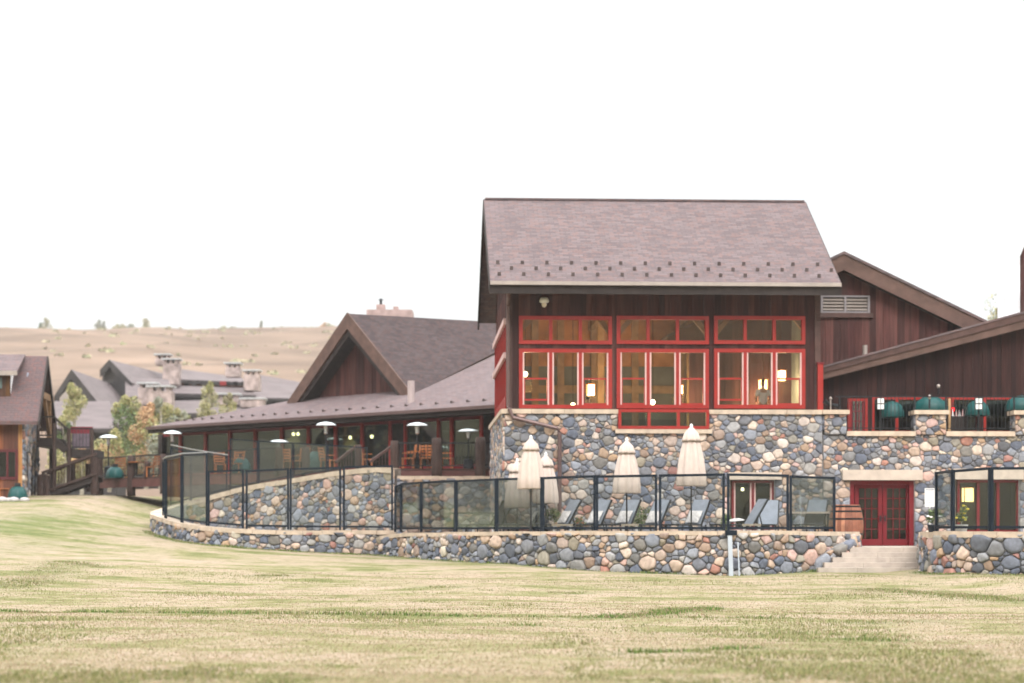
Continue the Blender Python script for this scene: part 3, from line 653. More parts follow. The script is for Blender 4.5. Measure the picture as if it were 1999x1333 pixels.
# room behind the big windows
zf = zc - .75; zci = ze - .3
mb = MB(); mb.box(uf0 + .1, uf1 - .1, .46, 10.2, zf - .2, zf); mb.build('floor', M_floor, ML)
mb = MB(); mb.box(uf0 + .1, uf1 - .1, 10.0, 10.2, zf, zr - 1); mb.build('back_wall', M_plaster, ML)
mb = MB(); mb.box(uf0 + .1, uf1 - .1, 9.9, 9.99, zf + 3.0, zr - 1.2); mb.build('upper_panel', M_int, ML)
mb = MB(); mb.box(uf0 + .1, uf1 - .1, 9.88, 9.99, zf, zf + .95); mb.build('lower_panel', M_room, ML)
for u in (uf0 + .1, uf1 - .2): mb = MB(); mb.box(u, u + .06, .46, 10, zf, ze); mb.build('inner_wall', M_plaster, ML)
mb = MB(); mb.prism([(uf0 + .1, .3, ze - .1), (uf1 - .1, .3, ze - .1), (uf1 - .1, dR, zr - .5), (uf0 + .1, dR, zr - .5)], (0, 0, -.06)); mb.prism([(uf0 + .1, dR, zr - .5), (uf1 - .1, dR, zr - .5), (uf1 - .1, 10, ze + .1), (uf0 + .1, 10, ze + .1)], (0, 0, -.06)); mb.build('ceiling', M_int, ML)
mb = MB(); um = (uf0 + uf1) / 2
for k, x in enumerate((1005, 1200, 1389, 1585)):
    u = Mf.u(x, .7)
    mb.box(u - .12, u + .12, 5.6, 5.9, zf, zci + .5); mb.beam((u, .7, zci - .1), (u, 10, zci - .1), .2, .28)
    if k < 3: mb.beam((u + .1, .65, zci - 1.3), (u + 1.3, .65, zci + .15), .14, .17)
    if k > 0: mb.beam((u - .1, .66, zci - 1.3), (u - 1.3, .66, zci + .15), .14, .17)
for k in range(12):
    u = uf0 + .6 + k * .86; mb.beam((u, .4, ze - .3), (u, dR, zr - .7), .08, .14)
mb.beam((uf0 + .2, 4.9, zci + .1), (uf1 - .2, 4.9, zci + .1), .22, .3); mb.beam((uf0 + .2, 9.8, zf + 2.1), (uf1 - .2, 9.8, zf + 2.1), .1, .3)
for x in (1045, 1095, 1160, 1240, 1330, 1345, 1440, 1500, 1555):
    u = Mf.u(x, 9.8); mb.box(u - .13, u + .13, 9.7, 9.95, zf, zci + .6)
mb.build('truss', M_beam, ML)
PL = []
def pendant(F, x, y, d, r, label, top, lantern=False, power=60):
    u, dd, z = F.p(x, y, d); w = F.w(u, dd, z); t = thing('pendant_lamp', label, 'lamp', tuple(w), F.yaw, 'lit lamps seen through the lodge windows')
    mb = MB()
    if lantern:
        mb.box(-r, r, -r, r, -r * 1.4, r * 1.4); mb.build('globe', M_lamp2, t); fb = MB()
        for sx in (-1, 1):
            for sy in (-1, 1): fb.box(sx * r - .015, sx * r + .015, sy * r - .015, sy * r + .015, -r * 1.45, r * 1.45)
        fb.box(-r - .04, r + .04, -r - .04, r + .04, r * 1.45, r * 1.6); fb.build('lantern_frame', M_int, t)
    else: mb.lathe([(.01, r), (r * .6, r * .8), (r, 0), (r * .6, -r * .8), (.01, -r)], (0, 0, 0), 12); mb.build('globe', M_lamp, t, smooth=True)
    cb = MB(); cb.tube([(0, 0, r), (0, 0, max(r + .1, top - z))], .012, 5); cb.build('cord', M_ral, t)
    if power:
        l = bpy.data.lights.new('lamp_light', 'POINT'); l.energy = power * .62; l.color = (1, .72, .42); l.shadow_soft_size = .3
        lo = bpy.data.objects.new('lamp_light', l); C.objects.link(lo); lo.parent = t; lo.location = (0, -.0, -r - .3)
lamps = [(1026, 730, 2.5, .09, 0, 'hanging behind the left edge of the left tall window', 160), (1154, 761, 3, .13, 1, 'square and amber, in the right pane of the left tall window', 170), (1119, 791, 5, .09, 0, 'low in the middle pane of the left tall window', 0),
         (1275, 785, 5, .09, 0, 'low in the middle pane of the centre tall window', 170), (1328, 760, 3.4, .10, 1, 'beside the jamb right of centre in the middle tall window', 170), (1419, 787, 5, .08, 0, 'low in the left pane of the right tall window', 0),
         (1490, 752, 3.6, .13, 1, 'square and bright, above the person in white', 120), (1527, 733, 2.8, .12, 1, 'square, in the right pane of the right tall window', 90)]
for x, y, d, r, sq, s, pw in lamps: pendant(Mf, x, y, d, r, 'lit %s lamp %s' % ('lantern' if sq else 'globe', s), zci - .2, bool(sq), pw)

# ------------------------------------------------------------ right wing: stone base, terrace, gable hall, shed wing
RW = Mf.root('terrace_wing', 'field stone terrace wing with piers and a red double door right of the tall block', 'building')
zl = Mf.z(842, 14)                                   # parapet cap
zp = Mf.z(801, 14)                                   # pier caps
uA = uR + .03; uB = Mf.u(2120)
mb = MB(); hs = [oD, oR]
grid_holes(mb, uA, uB, ZS, zl - .12, .02, .5, hs)
fpier = [(Mf.u(1609), Mf.u(1652)), (Mf.u(1787), Mf.u(1846)), (Mf.u(1981), Mf.u(2045))]
stones(mb, lambda u, v, h: (u, .02 - h, v), uA, uB, ZS + .5, zl - .12, .225, .05, hs, seed=31, aspect=1.2)
for i, (a, b) in enumerate(fpier):
    mb.box(a + .02, b - .02, -.06, .5, zl - .1, zp - .14)
    stones(mb, lambda u, v, h: (u, -.06 - h, v), a, b, zl - .12, zp - .14, .21, .05, seed=33 + i)
    stones(mb, lambda u, v, h, a=a: (a + .02 - h, u, v), -.05, .5, zl, zp - .14, .27, .05, seed=37 + i)
    stones(mb, lambda u, v, h, b=b: (b - .02 + h, u, v), -.05, .5, zl, zp - .14, .27, .05, seed=47 + i)
mb.build('stone_base', [M_mortar, M_stone], RW, smooth=True)
for (a, b) in fpier: mb = MB(); mb.box(a - .08, b + .08, -.22, .6, zp - .14, zp); mb.build('pier_cap', M_cap, RW)
mb = MB(); 
for a, b, s_ in ((fpier[0][1], fpier[1][0], 4), (fpier[1][1], fpier[2][0], 5), (fpier[2][1], uB, 6)): mb = MB(); capblocks(mb, a, b, zl, -.12, .5, .16, s_); mb.build('cap', M_cap, RW)
def lintel(root, x0, x1, y0, y1): r = Mf.rect(x0, x1, y0, y1, -.1); mb = MB(); mb.box(r[0], r[1], -.16, .2, r[2], r[3]); return mb.build('lintel', M_lintel, root)
lintel(RW, 1645, 1801, 917, 937); lintel(RW, 1862, 1998, 915, 935.5); lintel(ML, 1422, 1526, 922, 936)
r = Mf.rect(1660, 1790, 938, 1067, .3)
def doorleaf(x0, x1, hx):
    u0, u1, z0, z1 = Mf.rect(x0, x1, 945, 1065, .30); mb = MB(); s = .14
    mb.box(u0, u0 + s, .28, .34, z0, z1); mb.box(u1 - s, u1, .28, .34, z0, z1); mb.box(u0 + s, u1 - s, .28, .34, z1 - s, z1); mb.box(u0 + s, u1 - s, .28, .34, z0, z0 + .22)
    for k in range(1, 3): uu = u0 + s + (u1 - u0 - 2 * s) * k / 3; mb.box(uu - .012, uu + .012, .30, .33, z0 + .22, z1 - s)
    for k in range(1, 5): zz = z0 + .22 + (z1 - s - z0 - .22) * k / 5; mb.box(u0 + s, u1 - s, .302, .328, zz - .012, zz + .012)
    d = mb.build('door', M_redd, RW); g = MB(); g.box(u0 + s, u1 - s, .345, .355, z0 + .22, z1 - s); g.build('pane', G_dark, d)
    h = MB(); uu = u0 + .07 if hx < 0 else u1 - .07; h.box(uu - .025, uu + .025, .22, .28, (z0 + z1) / 2 - .22, (z0 + z1) / 2 - .02); h.tube([(uu, .2, (z0 + z1) / 2 - .1), (uu - .1 * hx * -1, .2, (z0 + z1) / 2 - .1)], .014, 6); h.build('handle', M_ral, d)
a, b, c, d_ = oD; fr_ = MB(); fr_.box(a, a + .16, .1, .4, c, d_); fr_.box(b - .16, b, .1, .4, c, d_); fr_.box(a + .16, b - .16, .1, .4, d_ - .13, d_); fr_.build('door_frame', M_redd, RW)
doorleaf(1669, 1722.5, 1); doorleaf(1723.5, 1777, -1)
window(Mf, RW, 1868, 1989, 937, 1040, .25, 3, .09, .08, mf=M_redd, glass=G_dark)
window(Mf, ML, 1428, 1511, 938, 1034, .25, 2, .08, .08, mf=M_redd, glass=G_dark, jamb=True)
# rooms behind the ground floor openings
for (h, root, nm) in ((oW, ML, 0), (oD, RW, 1), (oR, RW, 2)):
    h = h[0] if isinstance(h, list) else h; mb = MB(); a, b, c, d_ = h[0] - 1.0, h[1] + 1.0, h[2] - .1, h[3] + .3
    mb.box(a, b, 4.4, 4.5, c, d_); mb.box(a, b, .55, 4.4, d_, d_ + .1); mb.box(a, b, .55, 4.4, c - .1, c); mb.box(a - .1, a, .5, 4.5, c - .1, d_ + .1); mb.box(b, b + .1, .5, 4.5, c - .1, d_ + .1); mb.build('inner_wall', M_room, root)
pendant(Mf, 1890, 966, 3.2, .17, 'small lit lantern inside the lower right window by the flowers', Mf.z(940, 16, 3), True, 25)
pendant(Mf, 1450, 955, 3.2, .06, 'tiny lit globe inside the lower window behind the sun loungers', Mf.z(930, 8, 3), False, 20)
# upper terrace floor and rooms
mb = MB(); mb.box(uA, uB, .5, 3.0, zl - .45, zl - .15); mb.build('upper_floor', M_step, RW)
# shed-roofed wing behind the terrace
Dw = 2.4
SW = Mf.root('shed_wing', 'low dark board-clad wing with a long sloping eave board behind the upper terrace', 'building')
uw0 = Mf.u(1600, Dw); uw1 = Mf.u(2150, Dw)
def zline(x, x0, y0, x1, y1, d): y = y0 + (y1 - y0) * (x - x0) / (x1 - x0); return (Mf.u(x, d), Mf.z(y, Mf.u(x, d), d))
A0 = zline(1600, 1612, 740, 1999, 640, Dw); A1 = zline(2150, 1612, 740, 1999, 640, Dw)
wz0 = zl - .2; dh = [Mf.rect(1655, 1694, 778, 838, Dw)] + [Mf.rect(a, b, 775, 834, Dw) for a, b in ((1702, 1800), (1806, 1912), (1920, 2060))]
dh = [(a, b, wz0 + .02 if i == 0 else wz0 + .25, d) for i, (a, b, c, d) in enumerate(dh)]
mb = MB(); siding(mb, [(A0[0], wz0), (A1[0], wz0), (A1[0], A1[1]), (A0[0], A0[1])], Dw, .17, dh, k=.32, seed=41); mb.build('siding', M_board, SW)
for i, (a, b, c, d) in enumerate(dh):
    mb = MB(); f = .09
    mb.box(a, a + f, Dw - .05, Dw + .1, c, d); mb.box(b - f, b, Dw - .05, Dw + .1, c, d); mb.box(a + f, b - f, Dw - .05, Dw + .1, d - f, d); mb.box(a + f, b - f, Dw - .05, Dw + .1, c, c + f)
    if i: m = (a + b) / 2; mb.box(m - .05, m + .05, Dw - .042, Dw + .1, c + f, d - f)
    w = mb.build('door' if i == 0 else 'window', M_red, SW)
    if i == 0:
        mm = MB(); mm.box(a + f, a + f + .09, Dw - .01, Dw + .05, c + f, d - f); mm.box(b - f - .09, b - f, Dw - .01, Dw + .05, c + f, d - f); mm.box(a + f, b - f, Dw - .012, Dw + .048, c + f, c + f + .22)
        for k in (1, 2): x = a + .18 + (b - a - .36) * k / 3; mm.box(x - .015, x + .015, Dw + .0, Dw + .03, c + .3, d - f)
        for k in (1, 2): z = c + .3 + (d - f - c - .3) * k / 3; mm.box(a + f, b - f, Dw + .001, Dw + .031, z - .015, z + .015)
        mm.build('muntins', M_redd, w)
    pb = MB(); pb.box(a + f, b - f, Dw + .06, Dw + .07, c + f, d - f); pb.build('pane', glassmat('sky_glass', (.35, .4, .42), .45, .03) if i == 0 else G_dark, w)
mb = MB(); mb.box(uw0, uw1, Dw + 3, Dw + 3.1, wz0, wz0 + 2.6); mb.box(uw0, uw1, Dw + .1, Dw + 3, wz0 + 2.35, wz0 + 2.42); mb.box(uw0, uw1, Dw + .1, Dw + 3, wz0 - .1, wz0); mb.build('inner_wall', M_dark, SW)
d0 = Dw - .55
B = [zline(1606, 1612, 717, 1999, 612, d0), zline(2150, 1612, 717, 1999, 612, d0), zline(2150, 1612, 739, 1999, 641, d0), zline(1606, 1612, 739, 1999, 641, d0)]
mb = MB(); m1 = [(B[0][0], (B[0][1] * .55 + B[3][1] * .45)), (B[1][0], (B[1][1] * .55 + B[2][1] * .45))]
mb.prism([(B[0][0], d0 - .05, B[0][1]), (B[1][0], d0 - .05, B[1][1]), (m1[1][0], d0 - .05, m1[1][1]), (m1[0][0], d0 - .05, m1[0][1])], (0, .06, 0))
mb.build('barge_board', M_brown, SW)
mb = MB(); mb.prism([(m1[0][0], d0, m1[0][1] - .004), (m1[1][0], d0, m1[1][1] - .004), (B[2][0], d0, B[2][1]), (B[3][0], d0, B[3][1])], (0, .5, 0)); mb.build('barge_board', M_barge, SW)
mb = MB(); mb.prism([(B[0][0], d0 - .08, B[0][1] + .01), (B[1][0], d0 - .08, B[1][1] + .01), (B[1][0], d0 - .08, B[1][1] + .08), (B[0][0], d0 - .08, B[0][1] + .08)], (0, 14, 0)); mb.build('roof', shingle('shingles_side', 1, 1.5, *SH_c), SW)
mb = MB(); q = Mf.p(1689, 693, Dw + 1); mb.tube([(q[0], Dw + 1, q[2] - .5), (q[0], Dw + 1, q[2] + .35)], .09, 10); mb.build('vent_pipe', M_gut, SW)
# gable hall
dH = 4.2
GH = Mf.root('gable_hall', 'tall brown board-clad gable hall rising behind the shed wing with a louvred vent', 'building')
ap = zline(1648, 0, 517, 1, 517, dH); q1 = zline(1948, 1648, 520, 1923, 648, dH); ua1 = ap[0] - (q1[0] - ap[0]); lo = Mf.rect(1602, 1698, 577, 611, dH)
lowz = 5.2
mb = MB(); siding(mb, [(ua1, lowz), (q1[0] + 3, lowz), (q1[0] + 3, q1[1] - 3 * (ap[1] - q1[1]) / (q1[0] - ap[0])), (ap[0], ap[1]), (ua1, q1[1])], dH, .26, [lo], k=.8, seed=51); mb.build('siding', M_board, GH)
mb = MB(); a, b, c, d = lo; m = (a + b) / 2; f = .08
for x0, x1 in ((a, a + f), (m - .04, m + .04), (b - f, b)): mb.box(x0, x1, dH - .08, dH + .05, c, d)
for z0, z1 in ((c, c + .06), (d - .06, d)):
    for x0, x1 in ((a + f, m - .04), (m + .04, b - f)): mb.box(x0, x1, dH - .075, dH + .05, z0, z1)
v = mb.build('vent', mat('grey_vent', (.22, .20, .21), .6, var=.1), GH)
for k in range(4):
    for x0, x1 in ((a + f, m - .04), (m + .04, b - f)):
        z = c + .1 + k * (d - c - .16) / 4; s = MB(); s.prism([(x0, dH - .05, z), (x1, dH - .05, z), (x1, dH + .04, z + .10), (x0, dH + .04, z + .10)], (0, .01, -.012)); s.build('slat', M_gut, v)
mb = MB(); mb.box(a, b, dH + .06, dH + .07, c, d); mb.build('vent_back', M_dark, GH)
mb = MB(); mb.box(a - .1, b + .1, dH - .12, dH - .01, c - .17, c - .005); mb.build('sill', M_brown, GH)
do = dH - .55
P0 = zline(1648, 0, 493, 1, 493, do); P1 = zline(1990, 1648, 493, 1930, 630, do); sl_ = (P0[1] - P1[1]) / (P1[0] - P0[0]); hw = P1[0] - P0[0]; th = .62
for s in (1, -1):
    e = (P0[0] + s * hw, P1[1]); mb = MB(); mb.prism([(P0[0], do, P0[1]), (e[0], do, e[1]), (e[0], do, e[1] - th), (P0[0], do, P0[1] - th)], (0, .08, 0)); mb.build('barge_board', M_barge, GH)
    mb = MB(); mb.prism([(P0[0], do - .05, P0[1] + .05), (e[0], do - .05, e[1] + .05), (e[0], do - .05, e[1] - .05), (P0[0], do - .05, P0[1] - .05)], (0, 13, 0)); mb.build('roof', MATS.get('x') or bpy.data.materials['shingles_side'], GH)
    mb = MB(); mb.prism([(P0[0], do + .09, P0[1] - .5), (e[0], do + .09, e[1] - .5), (e[0], do + .09, e[1] - .58), (P0[0], do + .09, P0[1] - .58)], (0, .55, 0)); mb.build('soffit', M_dark, GH)
TW = Mf.root('board_tower', 'dark board-clad wall corner cut off by the right edge of the picture', 'building')
dT = 7.5; a = Mf.u(1992, dT); mb = MB(); siding(mb, [(a, .2), (a + 4, .2), (a + 4, Mf.z(420, a, dT)), (a + .25, Mf.z(470, a, dT)), (a, Mf.z(500, a, dT))], dT, .25, k=.9, seed=9); mb.box(a + .02, a + 4, dT + .05, dT + 3, .2, Mf.z(505, a, dT)); mb.build('siding', [M_board], TW)
# red post and its trim at the joint
rp_ = Mf.root('red_post', 'tall red painted post standing between the stone pier and the dark wing', 'post'); r = Mf.rect(1597, 1607.5, 710, 798, -.02); mb = MB(); mb.box(r[0], r[1], -.02, .14, zc + .004, r[3]); mb.build('post', M_red, rp_)
mb = MB(); mb.box(r[0] - .03, r[1] + .03, -.05, .17, r[3], r[3] + .05); mb.build('post_cap', M_redd, rp_)
# upper terrace railing
RL = Mf.root('terrace_railing', 'black metal railing of thin upright bars along the upper stone terrace', 'railing'); zt = Mf.z(773, 14, .15)
mb = MB(); a = Mf.u(1632, .15); mb.box(a, uB, .12, .17, zt - .04, zt); mb.build('top_rail', M_ral, RL)
mb = MB(); mb.box(a, uB, .13, .16, zl + .10, zl + .13); mb.build('bottom_rail', M_ral, RL)
for (p, q) in ((fpier[0][1], fpier[1][0]), (fpier[1][1], fpier[2][0])):
    mb = MB(); n = int((q - p) / .13)
    for k in range(1, n): x = p + (q - p) * k / n; mb.box(x - .009, x + .009, .137, .153, zl + .13, zt - .04)
    mb.build('baluster_panel', M_ral, RL)
for x in (1640, 1720, 1786, 1847, 1911, 1980): u = Mf.u(x, .15); mb = MB(); mb.box(u - .025, u + .025, .12, .17, zl, zt); mb.build('rail_post', M_ral, RL)
# window-like lanterns on the railing
for i, x in enumerate((1719.5, 1911)):
    u, d, z = Mf.p(x, 788, -.02); t = thing('square_lantern', ['square white four-pane lantern on the railing at the left of the upper terrace', 'square white four-pane lantern on the railing between the two right stone piers'][i], 'lantern', tuple(Mf.w(u, d, z)), Mf.yaw, 'white square lanterns on the terrace railing')
    mb = MB(); h = .18; w = .115
    for a in (-.105, .015):
        for b in (-.18, .02): mb.box(a, a + .09, -.04, .04, b, b + .16)
    mb.build('pane', M_white, t); mb = MB(); mb.box(-.13, .13, .0, .03, -.2, .2); mb.build('frame', M_ral, t)
    mb = MB(); mb.box(-.02, .02, .03, .14, .1, .14); mb.build('hook', M_ral, t)
def post_lamp(x, yb, yt, d, label):
    u = Mf.u(x, d); z0 = Mf.z(yb, u, d); z1 = Mf.z(yt, u, d); t = thing('post_lamp', label, 'lamp', tuple(Mf.w(u, d, z0)), 0, 'small lamps above the terrace piers')
    mb = MB(); mb.tube([(0, 0, 0), (0, 0, z1 - z0 - .1)], .03, 8); mb.build('pole', M_ral, t); mb = MB(); mb.lathe([(.03, 0), (.06, .04), (.06, .1), (.02, .15)], (0, 0, z1 - z0 - .14), 10); mb.build('head', M_gut, t, smooth=True)
post_lamp(1815, 798, 771, .2, 'small post lamp with pale knob on top of the middle stone pier')
post_lamp(1832.5, 770, 750, 1.4, 'dark lamp head sticking up behind the middle stone pier')
sp_ = Mf.root('spot_light', 'black double spot light on the stone cap beside the red post', 'light')
u, d, z = Mf.p(1622, 797, .1)
for s in (-1, 1):
    mb = MB(); mb.tube([(u + s * .05, d, z + .12), (u + s * .26, d - .12, z + .26 - (s > 0) * .2)], [.05, .09], 10); mb.build('lamp_head', M_ral, sp_, smooth=False)
mb = MB(); mb.tube([(u, d, zp - .0), (u, d, z + .30)], .025, 8); mb.lathe([(.01, 0), (.06, .05), (.01, .12)], (u, d, z + .28), 10); mb.build('stem', M_gut, sp_)

# ------------------------------------------------------------ paving, steps and retaining walls
def slab(name, label, pts, z, th=.12, m=None, kind='structure'):
    mb = MB(); mb.prism([(p[0], p[1], z) for p in pts], (0, 0, -th)); o = mb.build(name, m or M_step); return tag(o, label, 'paving', kind=kind)
zt_ = 1.36
q = [capF.off(capF.len * i / 24, -.36) for i in range(25)]
base = [Mf.w(Mf.u(1655, 0), 0), Mf.w(uL, -.02), Mf.w(uL, 11.0), W2(774, 77.6)]
slab('terrace_floor', 'pale stone floor of the pool terrace behind the glass fence', [(p[0], p[1]) for p in q] + [(Mf.w(Mf.u(1655, 0), -.02).x - .1, Mf.w(Mf.u(1655, 0), -.02).y)] + [(b.x, b.y) for b in base[1:]], zt_, .12)
qr = [capR.off(capR.len * i / 12, -.36) for i in range(13)]
a = Mf.w(Mf.u(1801, -.03), -.03); b = Mf.w(uB, -.03)
slab('terrace_floor', 'pale stone floor of the small right terrace', [(p[0], p[1]) for p in qr] + [(b.x, b.y), (a.x, a.y)], zt_)
zs = .985
a = Mf.w(Mf.u(1656, -.03), -.03); b = Mf.w(Mf.u(1800, -.03), -.03); c = W2(1800, 62.6); d = W2(1664, 62.8)
slab('landing', 'pale stone landing in front of the red double door', [(a.x, a.y), (b.x, b.y), (c.x, c.y), (d.x, d.y)], zs, .5)
ST = thing('stone_steps', 'wide pale stone steps leading up from the lawn to the red door', 'steps', (11.0, 62, 0))
xl = [1655, 1640, 1622, 1606, 1594]
for k in range(5):
    z1 = zs - .003 - k * .15; y0 = 62.6 - k * .36; A_ = W2(xl[k], y0); B_ = W2(1802, y0); rr = random.Random(k); mb = MB(); u = A_.x
    while u < B_.x:
        e = min(B_.x, u + rr.uniform(1.0, 1.8)); e = B_.x if B_.x - e < .4 else e
        mb.box(u - 11.0 + .004, e - 11.0 - .004, y0 - .40 - 62, y0 - 62 + (0 if k else .0), z1 - .155, z1 + rr.uniform(-.004, .003)); u = e
    mb.box(A_.x - 11 + .03, B_.x - 11 - .03, y0 - .36 - 62, y0 - 62 + .3, z1 - .9, z1 - .16); mb.build('step', M_step, ST)
wall_along(capF, 'retaining_wall', 'curved boulder wall with sandstone cap below the sun loungers, in front of the tall block', 'wall', 1.65, .265, .09, 61, capw=.46, capt=.13, big=1.9, aspect=1.15)
wall_along(capL, 'retaining_wall', 'low curved boulder wall that bends round at the left end by the lawn', 'wall', 1.5, .24, .07, 62, capt=.15, big=1.8, u1=capL.len)
wall_along(capU, 'retaining_wall', 'higher stone wall with a cap that climbs to the right behind the left glass fence', 'wall', 2.8, .25, .06, 63, capt=.20, big=1.8)
wall_along(capR, 'retaining_wall', 'boulder wall with blocky sandstone cap right of the stone steps', 'wall', 1.6, .27, .09, 64, capt=.17, big=2.1, blk=.75, capjit=.02)
pe = Path([W3(1803, 1038.5, 66.5), W3(1801, 1038.5, 60.1)])
wall_along(pe, 'retaining_wall', 'short boulder return wall along the right side of the stone steps', 'wall', 1.5, .36, .10, 65, capt=.17)
pe2 = Path([W3(1674, 1038, 63.7), W3(1676, 1038, 66.6)], sgn=1)
wall_along(pe2, 'retaining_wall', 'short boulder return wall beside the wooden barrel', 'wall', 1.4, .32, .08, 66, capt=.13)
pk = Path([W3(1590, 1092, 61.6), W3(1625, 1072, 61.9), W3(1655, 1056, 62.4), W3(1668, 1046, 63.2)])
wall_along(pk, 'rock_edging', 'pile of boulders stepping down beside the left end of the stone steps', 'rocks', 1.0, .36, .16, 67, capt=0, big=1.8)
pd = Path([W3(768, 929, 78.2), W3(965, 929.5, 78.6)])
wall_along(pd, 'retaining_wall', 'stone wall with flat cap below the wooden deck, left of the tall block', 'wall', 2.6, .24, .07, 68, capt=.14)
pc = Path([W3(771, 914, 78.0), W3(771, 1035, 72.4)])
mb = MB()
# drain pipe leaning on the front wall
PALE = mat('pale_blue_metal', (.42, .46, .50), .4, .2, var=.08)
for x, w, lab, mt_, yt in ((1428, .13, 'wide pale metal gutter standing against the front boulder wall', PALE, 1044), (1444, .04, 'thin grey pipe beside the wide gutter on the front boulder wall', PALE, 1058)):
    D = 60.55; a = W3(x - 3, yt, D); b = W3(x, 1127, D - .12); t = thing('downspout', lab, 'pipe', tuple(b)); mb = MB(); mb.beam(a - b, (0, 0, -.1), w, w * .7); mb.build('pipe', mt_, t)
    if w > .1: m2 = MB(); m2.box(a.x - b.x - .14, a.x - b.x + .22, a.y - b.y - .06, a.y - b.y + .10, a.z - b.z - .01, a.z - b.z + .14); m2.build('outlet', M_frame, t)

# ------------------------------------------------------------ glass fences
def panel(root, a, b, zb, zt, zb2=None, zt2=None, bw=.055, mf=None, gap=.02, legs=True, o=None):
    """one framed glass panel from plan point a to b; o = root origin"""
    mf = mf or M_frame; zb2 = zb if zb2 is None else zb2; zt2 = zt if zt2 is None else zt2
    A = Vector((a[0] - o[0], a[1] - o[1], 0)); B = Vector((b[0] - o[0], b[1] - o[1], 0)); d = (B - A).normalized(); A = A + d * gap; B = B - d * gap; w = bw
    mb = MB(); f = .13 if legs else .0
    mb.beam(A + Vector((0, 0, zb)), A + Vector((0, 0, zt)), w, w); mb.beam(B + Vector((0, 0, zb2)), B + Vector((0, 0, zt2)), w, w)
    A2 = A + d * w / 2; B2 = B - d * w / 2
    mb.beam(A2 + Vector((0, 0, zt - w / 2)), B2 + Vector((0, 0, zt2 - w / 2)), w * .92, w); mb.beam(A2 + Vector((0, 0, zb + f)), B2 + Vector((0, 0, zb2 + f)), w * .92, w)
    p = mb.build('fence_panel', mf, root); n = Vector((d.y, -d.x, 0)) * .006
    g = MB(); g.prism([A2 + Vector((0, 0, zb + f)) - n, B2 + Vector((0, 0, zb2 + f)) - n, B2 + Vector((0, 0, zt2 - w / 2)) - n, A2 + Vector((0, 0, zt - w / 2)) - n], n * 2); g.build('glass', G_fence, p); return p
def pan_px(root, x0, D0, x1, D1, t0, t1, b0, b1, o, **k):
    a = W3(x0, t0, D0); b = W3(x1, t1, D1); a2 = W3(x0, b0, D0); b2 = W3(x1, b1, D1); return panel(root, a, b, a2.z, a.z, b2.z, b.z, o=o, **k)
FT = thing('glass_fence', 'dark framed glass panel fence on the curved wall in front of the sun loungers', 'fence', (4, 60.5, 0)); oF = (4, 60.5)
def Df(x): return float(np.interp(x, [745, 783, 823, 891, 970, 1058, 1163, 1284, 1417, 1541, 1628], [71.8, 70.8, 69.2, 67.2, 65.5, 64.0, 62.7, 61.7, 61.0, 61.4, 62.5]))
for x0, x1, t0, t1 in ((772, 783, 949, 945), (784, 822, 943, 940), (823.5, 889, 940, 937), (892, 968, 937, 934), (971.5, 1057, 933.5, 931), (1061, 1161, 931, 927.5), (1166, 1281, 928, 926), (1289, 1413, 926, 924), (1422, 1538, 924, 926), (1544, 1629, 928, 931)):
    c0, c1 = [CAMZ + (HZ - 1037.5) / FP * Df(x) - .02 for x in (x0, x1)]; D0, D1 = Df(x0) + .12, Df(x1) + .12
    a = W3(x0, t0, D0); b = W3(x1, t1, D1); panel(FT, a, b, c0, a.z, c1, b.z, bw=.075, gap=.0, o=oF)
FL = thing('glass_fence', 'dark framed glass panel fence on the low left wall in front of the climbing wall', 'fence', (-8, 71, 0)); oL = (-8, 71)
for x0, D0, x1, D1, t0, t1, b0, b1 in ((672, 71.8, 766, 72.2, 910, 908, 1035, 1035.5), (568, 71.5, 664.5, 71.75, 914, 911, 1034.5, 1035), (482, 71.8, 563, 71.5, 918, 914, 1032.5, 1034), (408, 72.6, 475, 71.9, 919, 916, 1026.5, 1032),
                                       (357, 74.2, 404, 72.7, 887, 885, 1020.5, 1026.5), (325, 76.1, 354.5, 74.4, 895, 889, 1012, 1020), (319, 77.1, 323, 76.2, 899, 895.5, 1006, 1011)):
    pan_px(FL, x0, D0, x1, D1, t0, t1, b0, b1, oL, bw=.07, gap=0)
FU = thing('glass_fence', 'thin rear glass fence on the cap of the climbing wall, below the wooden deck', 'fence', (-8, 81, 0)); oU = (-8, 81)
def DU(x): return float(np.interp(x, [318, 345, 400, 480, 570, 660, 730, 771], [84.2, 84.0, 83.7, 82.7, 81.2, 79.7, 78.8, 78.2]))
def yU(x): return float(np.interp(x, [318, 345, 400, 480, 570, 660, 730, 771], [992, 985, 970, 950, 934, 920, 912.5, 914]))
for x0, x1, t0, t1 in ((334, 372, 873, 880), (374, 443, 880, 889)): pan_px(FU, x0, DU(x0), x1, DU(x1), t0, t1, yU(x0) + 1, yU(x1) + 1, oU, bw=.05, gap=0)
for x0, x1, t0, t1 in ((450, 503, 856, 860), (506, 571, 860, 864), (574, 638, 864, 868), (641, 717, 868, 873)): pan_px(FU, x0, DU(x0), x1, DU(x1), t0, t1, yU(x0) + 1, yU(x1) + 1, oU, bw=.045, gap=0)
mb = MB(); mb.tube([W3(x, y, DU(x)) - Vector((-8, 81, 0)) for x, y in ((334, 868), (375, 877), (446, 888))], .022, 6); mb.build('handrail', M_alu, FU)
mb = MB(); mb.tube([W3(x, y, D) - Vector((-8, 71, 0)) for x, y, D in ((319, 897, 77.2), (325, 892, 76.1), (356, 885.5, 74.3), (405, 883, 72.7))], .03, 6); mb.build('handrail', M_alu, FL)
FR = thing('glass_fence', 'dark framed glass panel fence on the right boulder wall beyond the steps', 'fence', (13, 56.5, 0)); oR_ = (13, 56.5)
